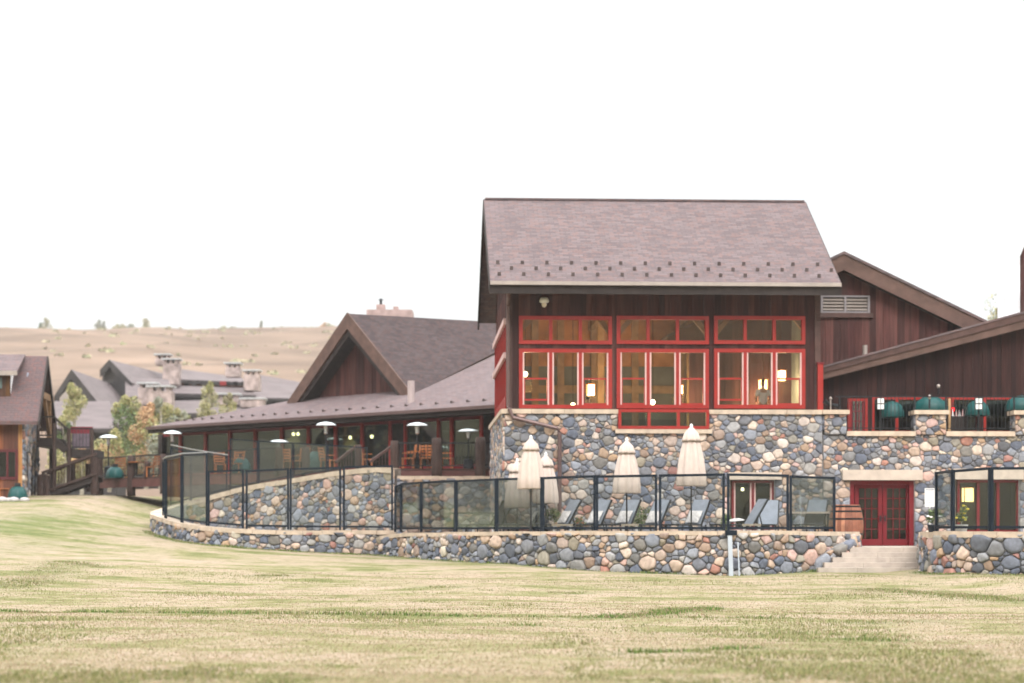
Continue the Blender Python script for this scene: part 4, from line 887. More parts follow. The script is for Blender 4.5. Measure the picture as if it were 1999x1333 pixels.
for x0, D0, x1, D1, t0, t1 in ((1828, 58.9, 1859, 57.8, 921, 917), (1862, 57.75, 1932, 56.8, 917, 912), (1937, 56.75, 2040, 56.3, 912, 911)): pan_px(FR, x0, D0, x1, D1, t0, t1, 1038, 1038, oR_, bw=.075, gap=0)

# ------------------------------------------------------------ dining wing with the big gable and the low eave
N = Frame(675.4, 88.9, -45.8)
DW = N.root('dining_wing', 'long low dining wing with big brown gable and red window posts above the deck', 'building')
zE_ = 6.65; SK = .3125; u0_ = N.u(290, 0); u1_ = N.u(1015, 0); uc = N.u(680, 3.2); zR_ = N.z(612, uc, 3.2); wS = .875
print('dining', u0_, u1_, uc, zR_, N.z(833, u0_), N.z(790, N.u(965)))
hw = (zR_ - (zE_ + SK * 4)) / wS
s_ = (zR_ - zE_) / SK
shN = shingle('shingles_wing', 0, 3.2, *SH_c); shG = shingle('shingles_gable', 1, 1.5, *SH_c)
def sk(u, d): return (u, d, zE_ + SK * d)
mb = MB(); up = [sk(u0_, 0), sk(u1_, 0), sk(u1_, s_ * .8), sk(uc + .3, s_ * .97), sk(uc + hw, 4), sk(uc - hw - .4, 4)]
mb.prism(up, (0, 0, -.14)); skirt = mb.build('roof', shN, DW)
zc_ = zR_ - .0; zq = zR_ + .42
fo = 3.2; we = (zR_ - (zE_ + SK * fo)) / wS
for s in (1, -1):
    mb = MB(); L_ = s_ + 1
    pts = [(uc, fo, zR_), (uc, L_, zq), (uc + s * (hw if s > 0 else 7), (4 if s > 0 else L_), (zE_ + SK * 4 if s > 0 else zq - 7 * wS)), (uc + s * we, fo, zR_ - we * wS)]
    if s > 0: mb.add([pts[0], pts[1], (uc + .3, s_ * .97, zR_ - .3 * wS + .3), pts[2], pts[3]], [(0, 1, 2), (0, 2, 3), (0, 3, 4), (2, 1, 0), (3, 2, 0), (4, 3, 0)])
    else: mb.add(pts, [(0, 1, 2), (0, 2, 3)])
    mb.build('gable_roof', shG, DW)
    mb = MB(); mb.prism([(uc, fo - .07, zR_ + .05), (uc + s * we, fo - .07, zR_ - we * wS + .05), (uc + s * we, fo - .07, zR_ - we * wS - .02), (uc + s * (we - .75), fo - .07, zR_ - we * wS - .02), (uc, fo - .07, zR_ - .72)], (0, .09, 0)); mb.build('barge_board', M_barge, DW)
    mb = MB(); mb.prism([(uc, fo + .03, zR_ - .5), (uc + s * (we - .5), fo + .03, zR_ - we * wS), (uc + s * (we - 1.1), fo + .03, zR_ - we * wS), (uc, fo + .03, zR_ - 1.05)], (0, .8, 0)); mb.build('soffit', M_dark, DW)
mb = MB(); siding(mb, [(uc - hw, zE_ + SK * 4 - .05), (uc + hw, zE_ + SK * 4 - .05), (uc, zR_ - .3)], 4.0, .3, k=.75, seed=71); mb.build('siding', M_board, DW)
mb = MB(); mb.add([sk(u0_, 0), sk(uc - hw - .4, 4), (uc - hw - .4, 16, zE_ + SK * 4), (u0_, 18, zE_)], [(0, 1, 2, 3)]); mb.build('hip_roof', shG, DW)
mb = MB(); mb.box(u0_, u1_, -.02, .05, zE_ - .34, zE_ - .15); mb.build('fascia', M_dark, skirt)
mb = MB(); mb.box(u0_, u1_, -.16, -.03, zE_ - .15, zE_ - .01); mb.build('gutter', M_spout, skirt)
mb = MB(); mb.box(u0_ + .2, u1_, .06, 1.6, zE_ - .30, zE_ - .26); mb.build('soffit', M_dark, DW)
for k in range(32):
    x = 345 + k * (16 + k * .32)
    if x > 958: break
    u = N.u(x, .8); mb = MB(); z = zE_ + SK * .8; mb.box(u - .05, u + .05, .76, .79, z, z + .10); mb.box(u - .015, u + .015, .78, .98, z, z + .06); mb.build('snow_guard', M_guard, skirt)
zD = 3.95; dW = 1.35
posts = [318, 354, 403, 450.5, 500, 552, 604, 657, 709, 764, 793, 858, 884, 942]
zt_w = zE_ - .32; us = [N.u(x, dW) for x in posts]
for i, x in enumerate(posts):
    if i == 0: continue
    mb = MB(); w = .085 if x not in (793, 858) else .06; mb.box(us[i] - w, us[i] + w, dW - .09, dW + .07, zD, zt_w); mb.build('window_post', M_red, DW)
mb = MB(); mb.box(us[0] - .2, us[0] + .15, dW - .15, dW + .2, zD, zt_w); mb.build('corner_post', M_dark, DW)
mb = MB(); mb.box(us[0], us[-1], dW - .05, dW + .06, zt_w - .12, zt_w + .04); mb.build('window_head', M_redd, DW)
mb = MB(); mb.box(us[0], us[-1], dW - .05, dW + .06, zD, zD + .35); mb.build('window_sill', M_redd, DW)
for i in range(len(posts) - 1):
    if posts[i] in (764,): 
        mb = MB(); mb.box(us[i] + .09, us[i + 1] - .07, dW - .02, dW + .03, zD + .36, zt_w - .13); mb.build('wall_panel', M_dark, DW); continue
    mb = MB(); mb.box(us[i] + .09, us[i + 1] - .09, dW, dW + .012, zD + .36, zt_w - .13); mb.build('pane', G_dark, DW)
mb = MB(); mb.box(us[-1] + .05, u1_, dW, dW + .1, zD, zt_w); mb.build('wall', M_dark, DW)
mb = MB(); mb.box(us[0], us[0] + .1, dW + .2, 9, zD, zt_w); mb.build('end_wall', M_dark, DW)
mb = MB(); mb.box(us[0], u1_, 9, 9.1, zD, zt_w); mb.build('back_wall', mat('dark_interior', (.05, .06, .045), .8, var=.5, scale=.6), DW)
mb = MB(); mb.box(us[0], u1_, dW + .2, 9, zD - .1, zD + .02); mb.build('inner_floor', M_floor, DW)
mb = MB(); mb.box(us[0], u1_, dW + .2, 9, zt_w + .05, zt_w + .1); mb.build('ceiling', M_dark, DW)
for i, (x, y) in enumerate(((573, 847), (582, 847), (684, 854), (726, 852))):
    pendant(N, x, y, 3.0, .085, 'lit yellow globe in the dining wing, ' + ['left one of the close pair', 'right one of the close pair', 'alone right of the middle heater', 'farthest right above the stair rail'][i], zt_w, False, 12 if i % 2 == 0 else 0)
mb = MB(); q = N.p(803, 790, 1.5); mb.tube([(q[0], 1.5, q[2] - .1), (q[0], 1.5, q[2] + 1.05)], .16, 12); mb.build('vent_pipe', mat('pipe_pink_metal', (.42, .34, .33), .5, .2, var=.08), DW)
# fat stone chimneys behind the ridge
FST = mat('far_stone', (.34, .27, .25), .85, var=.5, scale=1.8, bump=.4, bscale=4)
def chimney(parent, x0, x1, yt, yb, D, o, depth=1.4, m=None, cap=True, name='chimney', legs=False):
    a = W3(x0, yt, D) - Vector(o); b = W3(x1, yb, D) - Vector(o); mb = MB(); ct = .14 if cap else 0
    mb.box(a.x, b.x, a.y, a.y + depth, b.z, a.z - ct - (.35 if legs else 0))
    if legs:
        w = (b.x - a.x)
        for k in range(3): mb.box(a.x + w * (.08 + k * .34), a.x + w * (.24 + k * .34), a.y + .1, a.y + depth - .1, a.z - .49, a.z - .14)
    c = mb.build(name, m or FST, parent)
    if cap: cb = MB(); cb.box(a.x - .12, b.x + .12, a.y - .12, a.y + depth + .12, a.z - ct, a.z); cb.build('chimney_cap', mat('pale_cap', (.42, .42, .42), .8, var=.1), c)
    return c
ch = thing('stone_chimney', 'broad pinkish stone chimney with small stacks showing above the dining wing ridge', 'chimney', (-6.8, 106, 9)); oC = (-6.8, 106, 9)
PK = mat('pink_stone', (.38, .28, .26), .85, var=.25, scale=2.5, bump=.3, bscale=5)
chimney(ch, 716, 805, 604, 645, 106, oC, 2, PK, False, 'chimney_body'); chimney(ch, 735, 752, 594, 603.9, 106.4, oC, .5, PK, False, 'chimney_stack'); chimney(ch, 768, 778, 598, 603.9, 106.4, oC, .4, PK, False, 'chimney_stack')
mb = MB(); q = W3(744, 594, 106.6) - Vector(oC); mb.tube([q, q + Vector((0, 0, .22))], .07, 8); mb.lathe([(.03, 0), (.16, .03), (.02, .12)], q + Vector((0, 0, .2)), 10); mb.build('flue', M_ral, ch)

# ------------------------------------------------------------ wooden deck
DK = thing('wooden_deck', 'dark red brown timber deck with log posts running in front of the dining wing', 'deck', (-10, 86, 0)); oD_ = Vector((-10, 86, 0))
edge = [W2(188, 96.5), W2(322, 91), W2(560, 83), W2(768, 79.0), W2(958, 79.3)]
bk = [N.w(N.u(1000, dW), dW), N.w(us[0] - 3, dW + 4)]
mb = MB(); mb.prism([(p.x + 10, p.y - 86, zD) for p in edge] + [(p.x + 10, p.y - 86, zD) for p in bk], (0, 0, -.08)); mb.build('deck_floor', M_brown, DK)
for a, b in zip(edge, edge[1:]):
    mb = MB(); A = Vector((a.x, a.y, zD - .27)) - oD_; B = Vector((b.x, b.y, zD - .27)) - oD_; d = (B - A).normalized(); mb.beam(A + d * .01, B - d * .01, .06, .36); mb.build('fascia', mat('deck_red_brown', (.115, .048, .042), .7, var=.25, scale=3), DK)
def logpost(x, D, yt, yb, r=.17):
    a = W3(x, yb, D) - oD_; b = W3(x, yt, D) - oD_; mb = MB(); rr = random.Random(int(x)); n = 6
    mb.tube([(a.x + rr.uniform(-.01, .01), a.y, a.z + (b.z - a.z) * k / n) for k in range(n + 1)], [r * rr.uniform(.93, 1.07) for _ in range(n)] + [r * .9], 12); mb.build('log_post', M_log, DK, smooth=True)
for a in ((195, 96.3, 888, 972), (257, 93.7, 889, 968, .2), (320, 91.1, 886, 964), (288, 92.5, 900, 935, .14), (771, 78.95, 860, 934), (853, 79.0, 855, 934, .2), (938, 79.1, 853, 934, .2), (545, 83.6, 872, 930), (597, 82.4, 872, 930, .17), (700, 80, 868, 928, .14)): logpost(*a)
def railing(root, o, A, B, z0, z1, H=1.05, sp=.13, m=None, zfloor=None, th=.05):
    """sloping or level rail between plan points with upright bars"""
    A = Vector((A[0], A[1], z0)) - Vector(o); B = Vector((B[0], B[1], z1)) - Vector(o); m = m or M_ral
    mb = MB(); up = Vector((0, 0, H)); mb.beam(A + up, B + up, th, th * 1.2, 0); mb.beam(A + Vector((0, 0, .1)), B + Vector((0, 0, .1)), th * .8, th, 0)
    n = max(2, int((B - A).length / sp))
    for k in range(1, n):
        p = A.lerp(B, k / n); mb.beam(p + Vector((0, 0, .12)), p + Vector((0, 0, H - .02)), .022, .022, 0)
    return mb.build('rail_panel', m, root)
for x0, D0, x1, D1 in ((199, 96.2, 253, 93.9), (261, 93.6, 317, 91.3), (324, 90.9, 545, 83.6), (775, 78.95, 849, 79.0), (857, 79.0, 934, 79.1), (942, 79.1, 957, 79.2)):
    railing(DK, oD_, W2(x0, D0), W2(x1, D1), zD, zD, 1.0)
# handrails of the deck stair above the rear fence
SR = thing('stair_rail', 'pair of sloping brown handrails beside the deck steps near the left log post', 'railing', tuple(W3(700, 905, 80.5))); oS = Vector(SR.location)
for (x0, y0, x1, y1) in ((655, 903, 692, 874), (722, 902, 765, 871)):
    a = W3(x0, y0, 80.3) - oS; b = W3(x1, y1, 80.9) - oS; mb = MB(); mb.beam(a, b, .08, .1)
    for k in range(1, 7): p = a.lerp(b, k / 7); mb.beam(p, (p.x, p.y, -.15), .025, .025)
    mb.build('handrail', M_brown, SR)

# ------------------------------------------------------------ left cabin
Cf = Frame(72, 88, 5.7)
CB = Cf.root('timber_cabin', 'steep-roofed cabin with orange-brown boards and a stone end wall at the left edge', 'building')
ce = Cf.z(822, 0, 0); cu0 = Cf.u(-160, 0); cu1 = Cf.u(76, 0); cr_u = Cf.u(90, 3.1); cz = Cf.z(695, cr_u, 3.1); cu1 = (cu1 + cr_u) / 2
shC = shingle('shingles_cabin', 0, 1.35, srgb(128, 106, 106, .62), srgb(116, 100, 102, .62), srgb(142, 100, 94, .62))
mb = MB(); mb.prism([(cu0, 0, ce), (cu1, 0, ce), (cu1, 3.1, cz), (cu0, 3.1, cz)], (0, 0, -.15)); mb.prism([(cu0, 3.1, cz), (cu1, 3.1, cz), (cu1, 6.2, ce), (cu0, 6.2, ce)], (0, 0, -.15)); crf = mb.build('roof', shC, CB)
for (a, b) in (((0, ce), (3.1, cz)), ((6.2, ce), (3.1, cz))):
    mb = MB(); mb.prism([(cu1, a[0], a[1]), (cu1, b[0], b[1]), (cu1, b[0], b[1] - .35), (cu1, a[0], a[1] - .35)], (.07, 0, 0)); mb.build('barge_board', M_dark, crf)
mb = MB(); mb.beam((cu1 - .1, 6.0, ce - .1), (cu1 - .1, 6.0, 3.0), .3, .3); mb.build('gable_post', M_dark, CB)
mb = MB(); mb.beam((cu1 - .1, 4.6, ce + 1.2), (cu1 - .1, 4.6, ce - .9), .2, .2); mb.beam((cu1 - .12, 2.2, ce + 1.3), (cu1 - .12, 5.8, ce + 1.3), .22, .3); mb.beam((cu1 - .1, 3.0, ce + 1.2), (cu1 - .1, 4.6, ce - .4), .14, .2); mb.build('gable_truss', mat('amber_timber', (.22, .12, .05), .7, var=.3), CB)
cg = 2.6; fw1 = cu1 - .75
OR = [srgb(150, 100, 66), srgb(128, 80, 56), srgb(166, 120, 74), srgb(112, 72, 58), srgb(150, 92, 60), srgb(92, 60, 50)]
wnd = Cf.rect(-6, 36, 877, 936, .55)
mb = MB(); siding(mb, [(cu0 + .5, cg), (fw1 - .0, cg), (fw1 - .0, ce + .3), (cu0 + .5, ce + .3)], .55, .22, [wnd], cols=OR, k=.8, seed=81); mb.build('siding', M_board, CB)
window(Cf, CB, -6, 36, 877, 936, .55, 2, .12, .06, mf=M_maroon, glass=G_dark)
mb = MB(); mb.box(cu0 + .6, fw1 - .4, 1.6, 1.7, cg, ce); mb.build('inner_wall', M_dark, CB)
mb = MB(); gx = fw1
wh = [(1.6, 2.1, cg + .8, cg + 2.4), (3.0, 3.6, cg + .5, cg + 2.3), (4.1, 4.6, cg + .5, cg + 2.3)]
mb.box(fw1 - .35, fw1 - .02, .66, 5.8, cg, ce + .2); mb.prism([(fw1 - .3, .5, ce + .2), (fw1 - .3, 5.8, ce + .2), (fw1 - .3, 3.1, cz - .4)], (.28, 0, 0))
stones(mb, lambda u, v, h: (fw1 + h, u, v), .62, 5.8, cg, ce + .2, .26, .07, wh, seed=82)
rr = random.Random(3); stones(mb, lambda u, v, h: (fw1 + h, 3.1 + (u - 3.1) * (1 - (v - ce - .2) / (cz - ce)), v), .5, 5.7, ce + .2, cz - .8, .26, .07, (), seed=83)
mb.build('stone_wall', [M_mortar, M_stone], CB, smooth=True)
for a, b, c, d in wh:
    mb = MB(); mb.box(fw1 - .01, fw1 + .05, a, b, c, d); w = mb.build('window', M_dark, CB)
# dormer
du0 = Cf.u(-60, 1.0); du1 = Cf.u(35, .9)
d1 = 1.0; mb = MB(); dz = Cf.z(727, du1, .9); mb.prism([(cu0 + 1, .75, dz - .05), (du1, .75, dz - .05), (Cf.u(50, 3.0), 3.0, cz - .06), (cu0 + 1, 3.0, cz - .06)], (0, 0, .12)); mb.build('dormer_roof', shingle('shingles_dormer', 0, 3, *SH_c), crf)
mb = MB(); mb.box(cu0 + 1, du1, .72, .76, dz - .14, dz + .06); mb.build('dormer_fascia', M_gut, crf)
dwn = Cf.rect(-20, 5, 737, 758, 1.15)
mb = MB(); siding(mb, [(cu0 + 1, ce + .9), (du1 - .35, ce + .9), (du1 - .35, dz), (cu0 + 1, dz)], 1.15, .2, cols=[srgb(110, 78, 50), srgb(90, 64, 52)], k=.7, seed=84); mb.prism([(du1 - .4, 1.2, ce + 1), (du1 - .4, 1.2, dz), (du1 - .4, 2.8, dz + .5)], (.04, 0, 0)); mb.build('dormer_wall', M_board, crf)
mb = MB(); mb.box(*dwn[:2], 1.08, 1.13, *dwn[2:]); mb.build('dormer_window', mat('dull_glass', (.10, .14, .14), .15, var=.1, spec=.8), crf)

# ------------------------------------------------------------ outside stair tower between cabin and deck
oT_ = Vector((-18.8, 91, 2.9)); TWR = thing('timber_stair', 'dark timber outdoor stair with balcony, landing and lower flight beside the cabin', 'stairs', tuple(oT_))
def P4(x, y, D): return W3(x, y, D) - oT_
def deckslab(x0, x1, y, D0, D1, t=.3): a = W2(x0, D0) - oT_.xy; b = W2(x1, D0) - oT_.xy; z = P4(0, y, D0).z; mb = MB(); mb.box(a.x, b.x, D0 - oT_.y, D1 - oT_.y, z - t, z); mb.build('landing', M_dark, TWR); return z + oT_.z
zb = deckslab(72, 106, 854, 91.2, 93.6, .42); zl2 = deckslab(130, 182, 877, 91.5, 94, .36)
def flight(x0, y0, x1, y1, D, n, w=1.1, name='stair_flight'):
    a = P4(x0, y0, D); b = P4(x1, y1, D); mb = MB()
    for dy in (0, w): mb.beam(a + Vector((0, dy, -.05)), b + Vector((0, dy, -.05)), .08, .3)
    for k in range(n): p = a.lerp(b, (k + .5) / n); mb.box(p.x - .17, p.x + .17, p.y + .05, p.y + w - .05, p.z + .05, p.z + .10)
    mb.build(name, M_dark, TWR)
flight(106, 858, 130, 878, 91.3, 5); flight(188, 931, 80, 968, 91.2, 12, 1.3)
railing(TWR, oT_, W2(74, 91.25), W2(106, 91.25), zb, zb, .95, .15, M_dark, th=.07); railing(TWR, oT_, W2(106, 91.3), W2(130, 91.5), zb, zl2, .95, .15, M_dark, th=.07)
railing(TWR, oT_, W2(130, 91.55), W2(182, 91.55), zl2, zl2, .95, .15, M_ral, th=.05)
zlo0 = W3(0, 966, 91.1).z; zlo1 = W3(0, 928, 91.1).z
railing(TWR, oT_, W2(82, 91.1), W2(190, 91.1), zlo0, zlo1, 1.0, .14, M_log, th=.1); railing(TWR, oT_, W2(92, 92.5), W2(186, 92.5), zlo0, zlo1, 1.0, .14, M_log, th=.1)
for x, D, y0, y1, r in ((80, 91.15, 972, 926, .17), (92, 91.15, 971, 928, .15), (86, 92.5, 969, 925, .14), (135, 91.4, 962, 836, .09), (180, 91.4, 960, 838, .09), (106, 91.2, 960, 826, .09), (75, 91.2, 860, 822, .07), (142, 93.8, 960, 905, .15), (172, 93.8, 960, 905, .13), (185, 91.3, 965, 892, .17)):
    mb = MB(); mb.tube([P4(x, y0, D), P4(x, y1, D)], r, 10); mb.build('stair_post', M_log, TWR, smooth=False)
bn = thing('canvas_screen', 'maroon topped grey screen panel on the stair landing', 'screen', tuple(W3(160, 876, 93.4))); o_ = Vector(bn.location)
a = W3(139, 833, 93.4) - o_; b = W3(182, 846, 93.4) - o_; mb = MB(); mb.box(a.x, b.x, -.03, .03, b.z, a.z); mb.build('top_band', mat('maroon_cloth', (.17, .02, .03), .8, var=.2), bn)
mb = MB(); mb.box(a.x + .05, b.x - .05, -.02, .02, .02, b.z); mb.build('screen_cloth', mat('screen_mesh', (.13, .10, .12), .8, var=.3), bn)

# ------------------------------------------------------------ lodges far behind
shF = mat('far_shingles', (.135, .108, .108), .8, var=.18, scale=.5, stretch=(1, 1, 6))
FW = mat('far_dark_wall', (.04, .034, .034), .8, var=.3, scale=1); FB = mat('far_brown_wall', (.13, .06, .04), .8, var=.4, scale=1.2)
def gblock(root, apex, L, Rr, E, zb, trim=.55, wm=None):
    o = Vector(root.location); A = W3(*apex) - o; Lp = W3(*L) - o; Rp = W3(*Rr) - o; Ep = W3(*E) - o; v = Ep - A; v.z = 0
    fwd = Vector((-v.x, -v.y, 0)).normalized() * .5
    for P_ in (Lp, Rp):
        mb = MB(); mb.prism([A + fwd, A + v, P_ + v, P_ + fwd], (0, 0, -.25)); r_ = mb.build('roof', shF, root)
        mb = MB(); mb.prism([A + fwd * 1.1, P_ + fwd * 1.1, P_ + fwd * 1.1 - Vector((0, 0, trim)), A + fwd * 1.1 - Vector((0, 0, trim))], fwd * .2); mb.build('barge_board', FW, r_)
    mb = MB(); mb.prism([A - Vector((0, 0, .4)), Lp - Vector((0, 0, .4)), (Lp.x, Lp.y, zb - o.z), (Rp.x, Rp.y, zb - o.z), Rp - Vector((0, 0, .4))], v * .95); mb.build('wall', wm or FW, root)
def longroof(root, r0, r1, e1, e0, zb, wm=FB, band=None):
    o = Vector(root.location); P_ = [W3(*p) - o for p in (r0, r1, e1, e0)]; mb = MB(); mb.prism(P_, (0, 0, -.3)); rf = mb.build('roof', shF, root)
    a, b = P_[3], P_[2]; n = Vector((0, 1.0, 0)); mb = MB(); mb.prism([a + n - Vector((0, 0, .25)), b + n - Vector((0, 0, .25)), (b.x, b.y + 1, zb - o.z), (a.x, a.y + 1, zb - o.z)], (0, 4, 0)); mb.build('wall', wm, root)
    mb = MB(); mb.beam(a - Vector((0, .1, .2)), b - Vector((0, .1, .2)), .2, .3); mb.build('fascia', FW, rf)
    return rf
LA = thing('stone_lodge', 'grey roofed lodge with tall dark gable beyond the timber cabin', 'building', (-36, 168, 6))
gblock(LA, (143, 722, 165), (108, 776, 168), (226, 826, 158), (222, 726, 182), 5, .8)
longroof(LA, (104, 783, 160), (215, 783, 160), (222, 836, 152), (96, 836, 152), 4, FW)
mb = MB(); o_ = Vector(LA.location); mb.prism([W3(118, 776, 166.5) - o_, W3(148, 745, 164.4) - o_, W3(166, 785, 163.3) - o_, W3(166, 800, 163.3) - o_, W3(118, 800, 166.5) - o_], (0, -.2, 0)); mb.build('gable_panel', mat('far_pale_wall', (.35, .30, .28), .8, var=.2, scale=1), LA)
LB = thing('stone_lodge', 'grey roofed lodge with many stone chimneys below the hillside', 'building', (-27, 185, 8))
gblock(LB, (218, 703, 180), (200, 723, 182), (262, 748, 176), (322, 707, 196), 6, .7)
longroof(LB, (245, 735, 178), (330, 741, 180), (345, 800, 170), (245, 800, 168), 5, FW)
longroof(LB, (345, 719, 195), (472, 737, 200), (482, 746, 192), (345, 740, 187), 8, FB)
longroof(LB, (340, 753, 186), (488, 757, 188), (500, 771, 182), (335, 767, 181), 6, FW)
longroof(LB, (330, 782, 180), (500, 780, 182), (520, 806, 172), (320, 806, 172), 4, FW)
longroof(LB, (505, 731, 205), (600, 748, 208), (612, 778, 196), (492, 776, 196), 6, FW)
for a in ((318, 349, 699, 750, 184, 1), (303, 330, 690, 712, 190, 1), (440, 468, 707, 735, 186, 1), (476, 506, 721, 762, 184, 1), (288, 335, 752, 800, 168, 1), (270, 305, 746, 790, 170, 1), (425, 466, 767, 790, 176, 1), (470, 515, 776, 795, 175, 0)):
    chimney(LB, a[0], a[1], a[2], a[3], a[4], LB.location, 1.6, None, True, 'chimney', bool(a[5]))
for x in range(360, 475, 16):
    a = W3(x, 743.5, 187.9) - Vector(LB.location); mb = MB(); mb.box(a.x, a.x + .45, a.y - .1, a.y + .05, a.z - .42, a.z - .05); mb.build('window', FW, LB)
mb = MB(); w0 = W3(430, 744, 187.8) - Vector(LB.location); mb.box(w0.x, w0.x + .6, w0.y - .12, w0.y, w0.z - .4, w0.z); mb.build('window', mat('far_red_glass', (.3, .03, .03), .4), LB)

# ------------------------------------------------------------ closed umbrellas on the pool terrace
def closed_umbrella(label, x, ytop, D, h, w, zf):
    p = W2(x, D); t = thing('closed_umbrella', label, 'umbrella', (p.x, p.y, zf), random.uniform(0, 1), 'closed cream umbrellas on the pool terrace')
    mb = MB(); mb.tube([(0, 0, .02), (0, 0, h - .1)], .026, 8); mb.build('pole', M_ral, t)
    mb = MB(); mb.lathe([(.28, 0), (.28, .05), (.06, .09), (.045, .3), (.01, .3)], (0, 0, 0), 18); mb.build('base', M_ral, t)
    b = h - w * 2.1; n = 64; ht = w * 2.1; zt1 = h - ht * .25
    mb = MB(); mb.lathe([(w * .30, b + .03), (w * .47, b), (w * .50, b + .03), (w * .475, b + ht * .2), (w * .42, b + ht * .42), (w * .33, b + ht * .62), (w * .25, zt1), (w * .2, zt1 + ht * .04), (.05, h - .15)], (0, 0, 0), n, fold=.11, nf=8); mb.build('canopy', M_canvas, t, smooth=True)
    mb = MB(); mb.lathe([(w * .26, zt1 - .03), (w * .32, zt1 - .07), (w * .30, zt1 + .02), (w * .24, zt1 + ht * .1), (w * .12, h - .16), (.035, h - .08)], (0, 0, 0), n, fold=.09, nf=8); mb.build('vent_cap', M_canvas, t, smooth=True)
    mb = MB(); mb.lathe([(.02, -.02), (.05, .02), (.055, .07), (.03, .12), (.005, .14)], (0, 0, h - .12), 10); mb.build('finial', M_white, t, smooth=True)
zf = zt_
for lab, x, yt, D, w in (('closed cream umbrella standing tallest, right of the lower dark window, before the long blue-grey wall', 1350, 828, 63.0, .93), ('closed cream umbrella in the middle, directly below the small middle windows', 1224, 855, 63.6, .84),
                         ('closed cream umbrella in front of its two neighbours, left of the drain pipe', 1037, 850, 64.3, .82), ('closed cream umbrella half hidden behind, leftmost of the cluster of three', 1010, 895, 66.2, .78), ('closed cream umbrella at the drain pipe, rightmost of the cluster of three', 1066, 883, 65.6, .80)):
    closed_umbrella(lab.replace(', before the long blue-grey wall', '').replace('right of the lower dark window', 'left of the lower window'), x, yt, D, CAMZ + (HZ - yt) / FP * D - zf, w, zf)

# ------------------------------------------------------------ sun loungers
def make_lounger():
    t = thing('sun_lounger', 'x', 'sun lounger', (0, 0, 0), 0, 'sun loungers behind the glass fence'); W_ = .33; ba = R(58)
    mb = MB()
    for s in (-1, 1): mb.beam((0, s * W_, .33), (1.25, s * W_, .33), .04, .05); mb.beam((1.22, s * W_, .33), (1.22 + .95 * math.cos(ba), s * W_, .33 + .95 * math.sin(ba)), .04, .05)
    mb.beam((.02, -W_, .33), (.02, W_, .33), .04, .05); mb.beam((1.22 + .95 * math.cos(ba), -W_ - .02, .33 + .95 * math.sin(ba)), (1.22 + .95 * math.cos(ba), W_ + .02, .33 + .95 * math.sin(ba)), .04, .05); mb.build('frame', M_ral, t)
    mb = MB(); mb.box(.03, 1.2, -W_ + .02, W_ - .02, .34, .36); mb.build('seat', M_sling, t)
    a = Vector((1.2, 0, .34)); b = a + Vector((math.cos(ba), 0, math.sin(ba))) * .95; n = Vector((-math.sin(ba), 0, math.cos(ba))) * .02
    mb = MB(); mb.prism([a + Vector((0, -W_ + .02, 0)), b + Vector((0, -W_ + .02, 0)), b + Vector((0, W_ - .02, 0)), a + Vector((0, W_ - .02, 0))], n); mb.build('backrest', M_sling, t)
    for x in (.25, 1.45):
        for s in (-1, 1): mb = MB(); mb.beam((x, s * W_, .33), (x + (-.06 if x < 1 else .1), s * W_, 0), .035, .04); mb.build('leg', M_ral, t)
    mb = MB(); mb.beam((1.22 + .6 * math.cos(ba), 0, .33 + .6 * math.sin(ba)), (1.75, 0, .02), .03, .03); mb.build('prop', M_ral, t)
    return t
LG = make_lounger()
spots = [(975, 66.7, 125, 'leftmost sun lounger, left of the umbrella cluster'), (1046, 66.1, 80, 'second sun lounger from the left, behind the front umbrella of the cluster'), (1106, 65.6, 60, 'third sun lounger from the left, right of the drain pipe'), (1165, 65.4, 46, 'fourth sun lounger from the left, left of the middle umbrella'),
         (1222, 65.1, 42, 'fifth sun lounger from the left, under the middle umbrella'), (1280, 65.3, 44, 'sixth sun lounger from the left, between the middle and tallest umbrellas'), (1358, 64.8, 42, 'sun lounger beneath the tallest umbrella'), (1470, 63.6, 72, 'sun lounger seen from the side before the lower window'),
         (1500, 66.0, 12, 'blue-grey sun lounger behind the side-on one'), (1592, 65.4, 25, 'rightmost sun lounger, beside the wooden barrel')]
def towel(loc, rz, ang, label, flat=False):
    t = MB(); n = 9; vs = []; L = .46; w = .26
    rr = random.Random(int(loc[0] * 10))
    for side in (0, 1):
        for i in range(n):
            for j in range(n):
                a = i / (n - 1); b = j / (n - 1); bul = (math.sin(math.pi * a) * math.sin(math.pi * b)) ** .45 * (.08 if flat else .05)
                vs.append(((a - .5) * L, (b - .5) * 2 * w, (bul if side else -bul * .5) + rr.uniform(-.004, .004)))
    fs = [[s_ * n * n + i * n + j, s_ * n * n + i * n + j + 1, s_ * n * n + (i + 1) * n + j + 1, s_ * n * n + (i + 1) * n + j] for s_ in (0, 1) for i in range(n - 1) for j in range(n - 1)]
    ca, sa = math.cos(ang), math.sin(ang)
    t.add([(x * ca - z * sa, y, x * sa + z * ca) for x, y, z in vs], fs)
    o = t.build('towel_pillow', M_cush, None, smooth=True); o.location = loc; o.rotation_euler = (0, 0, rz); tag(o, label, 'pillow', 'white patterned pillows on the loungers')
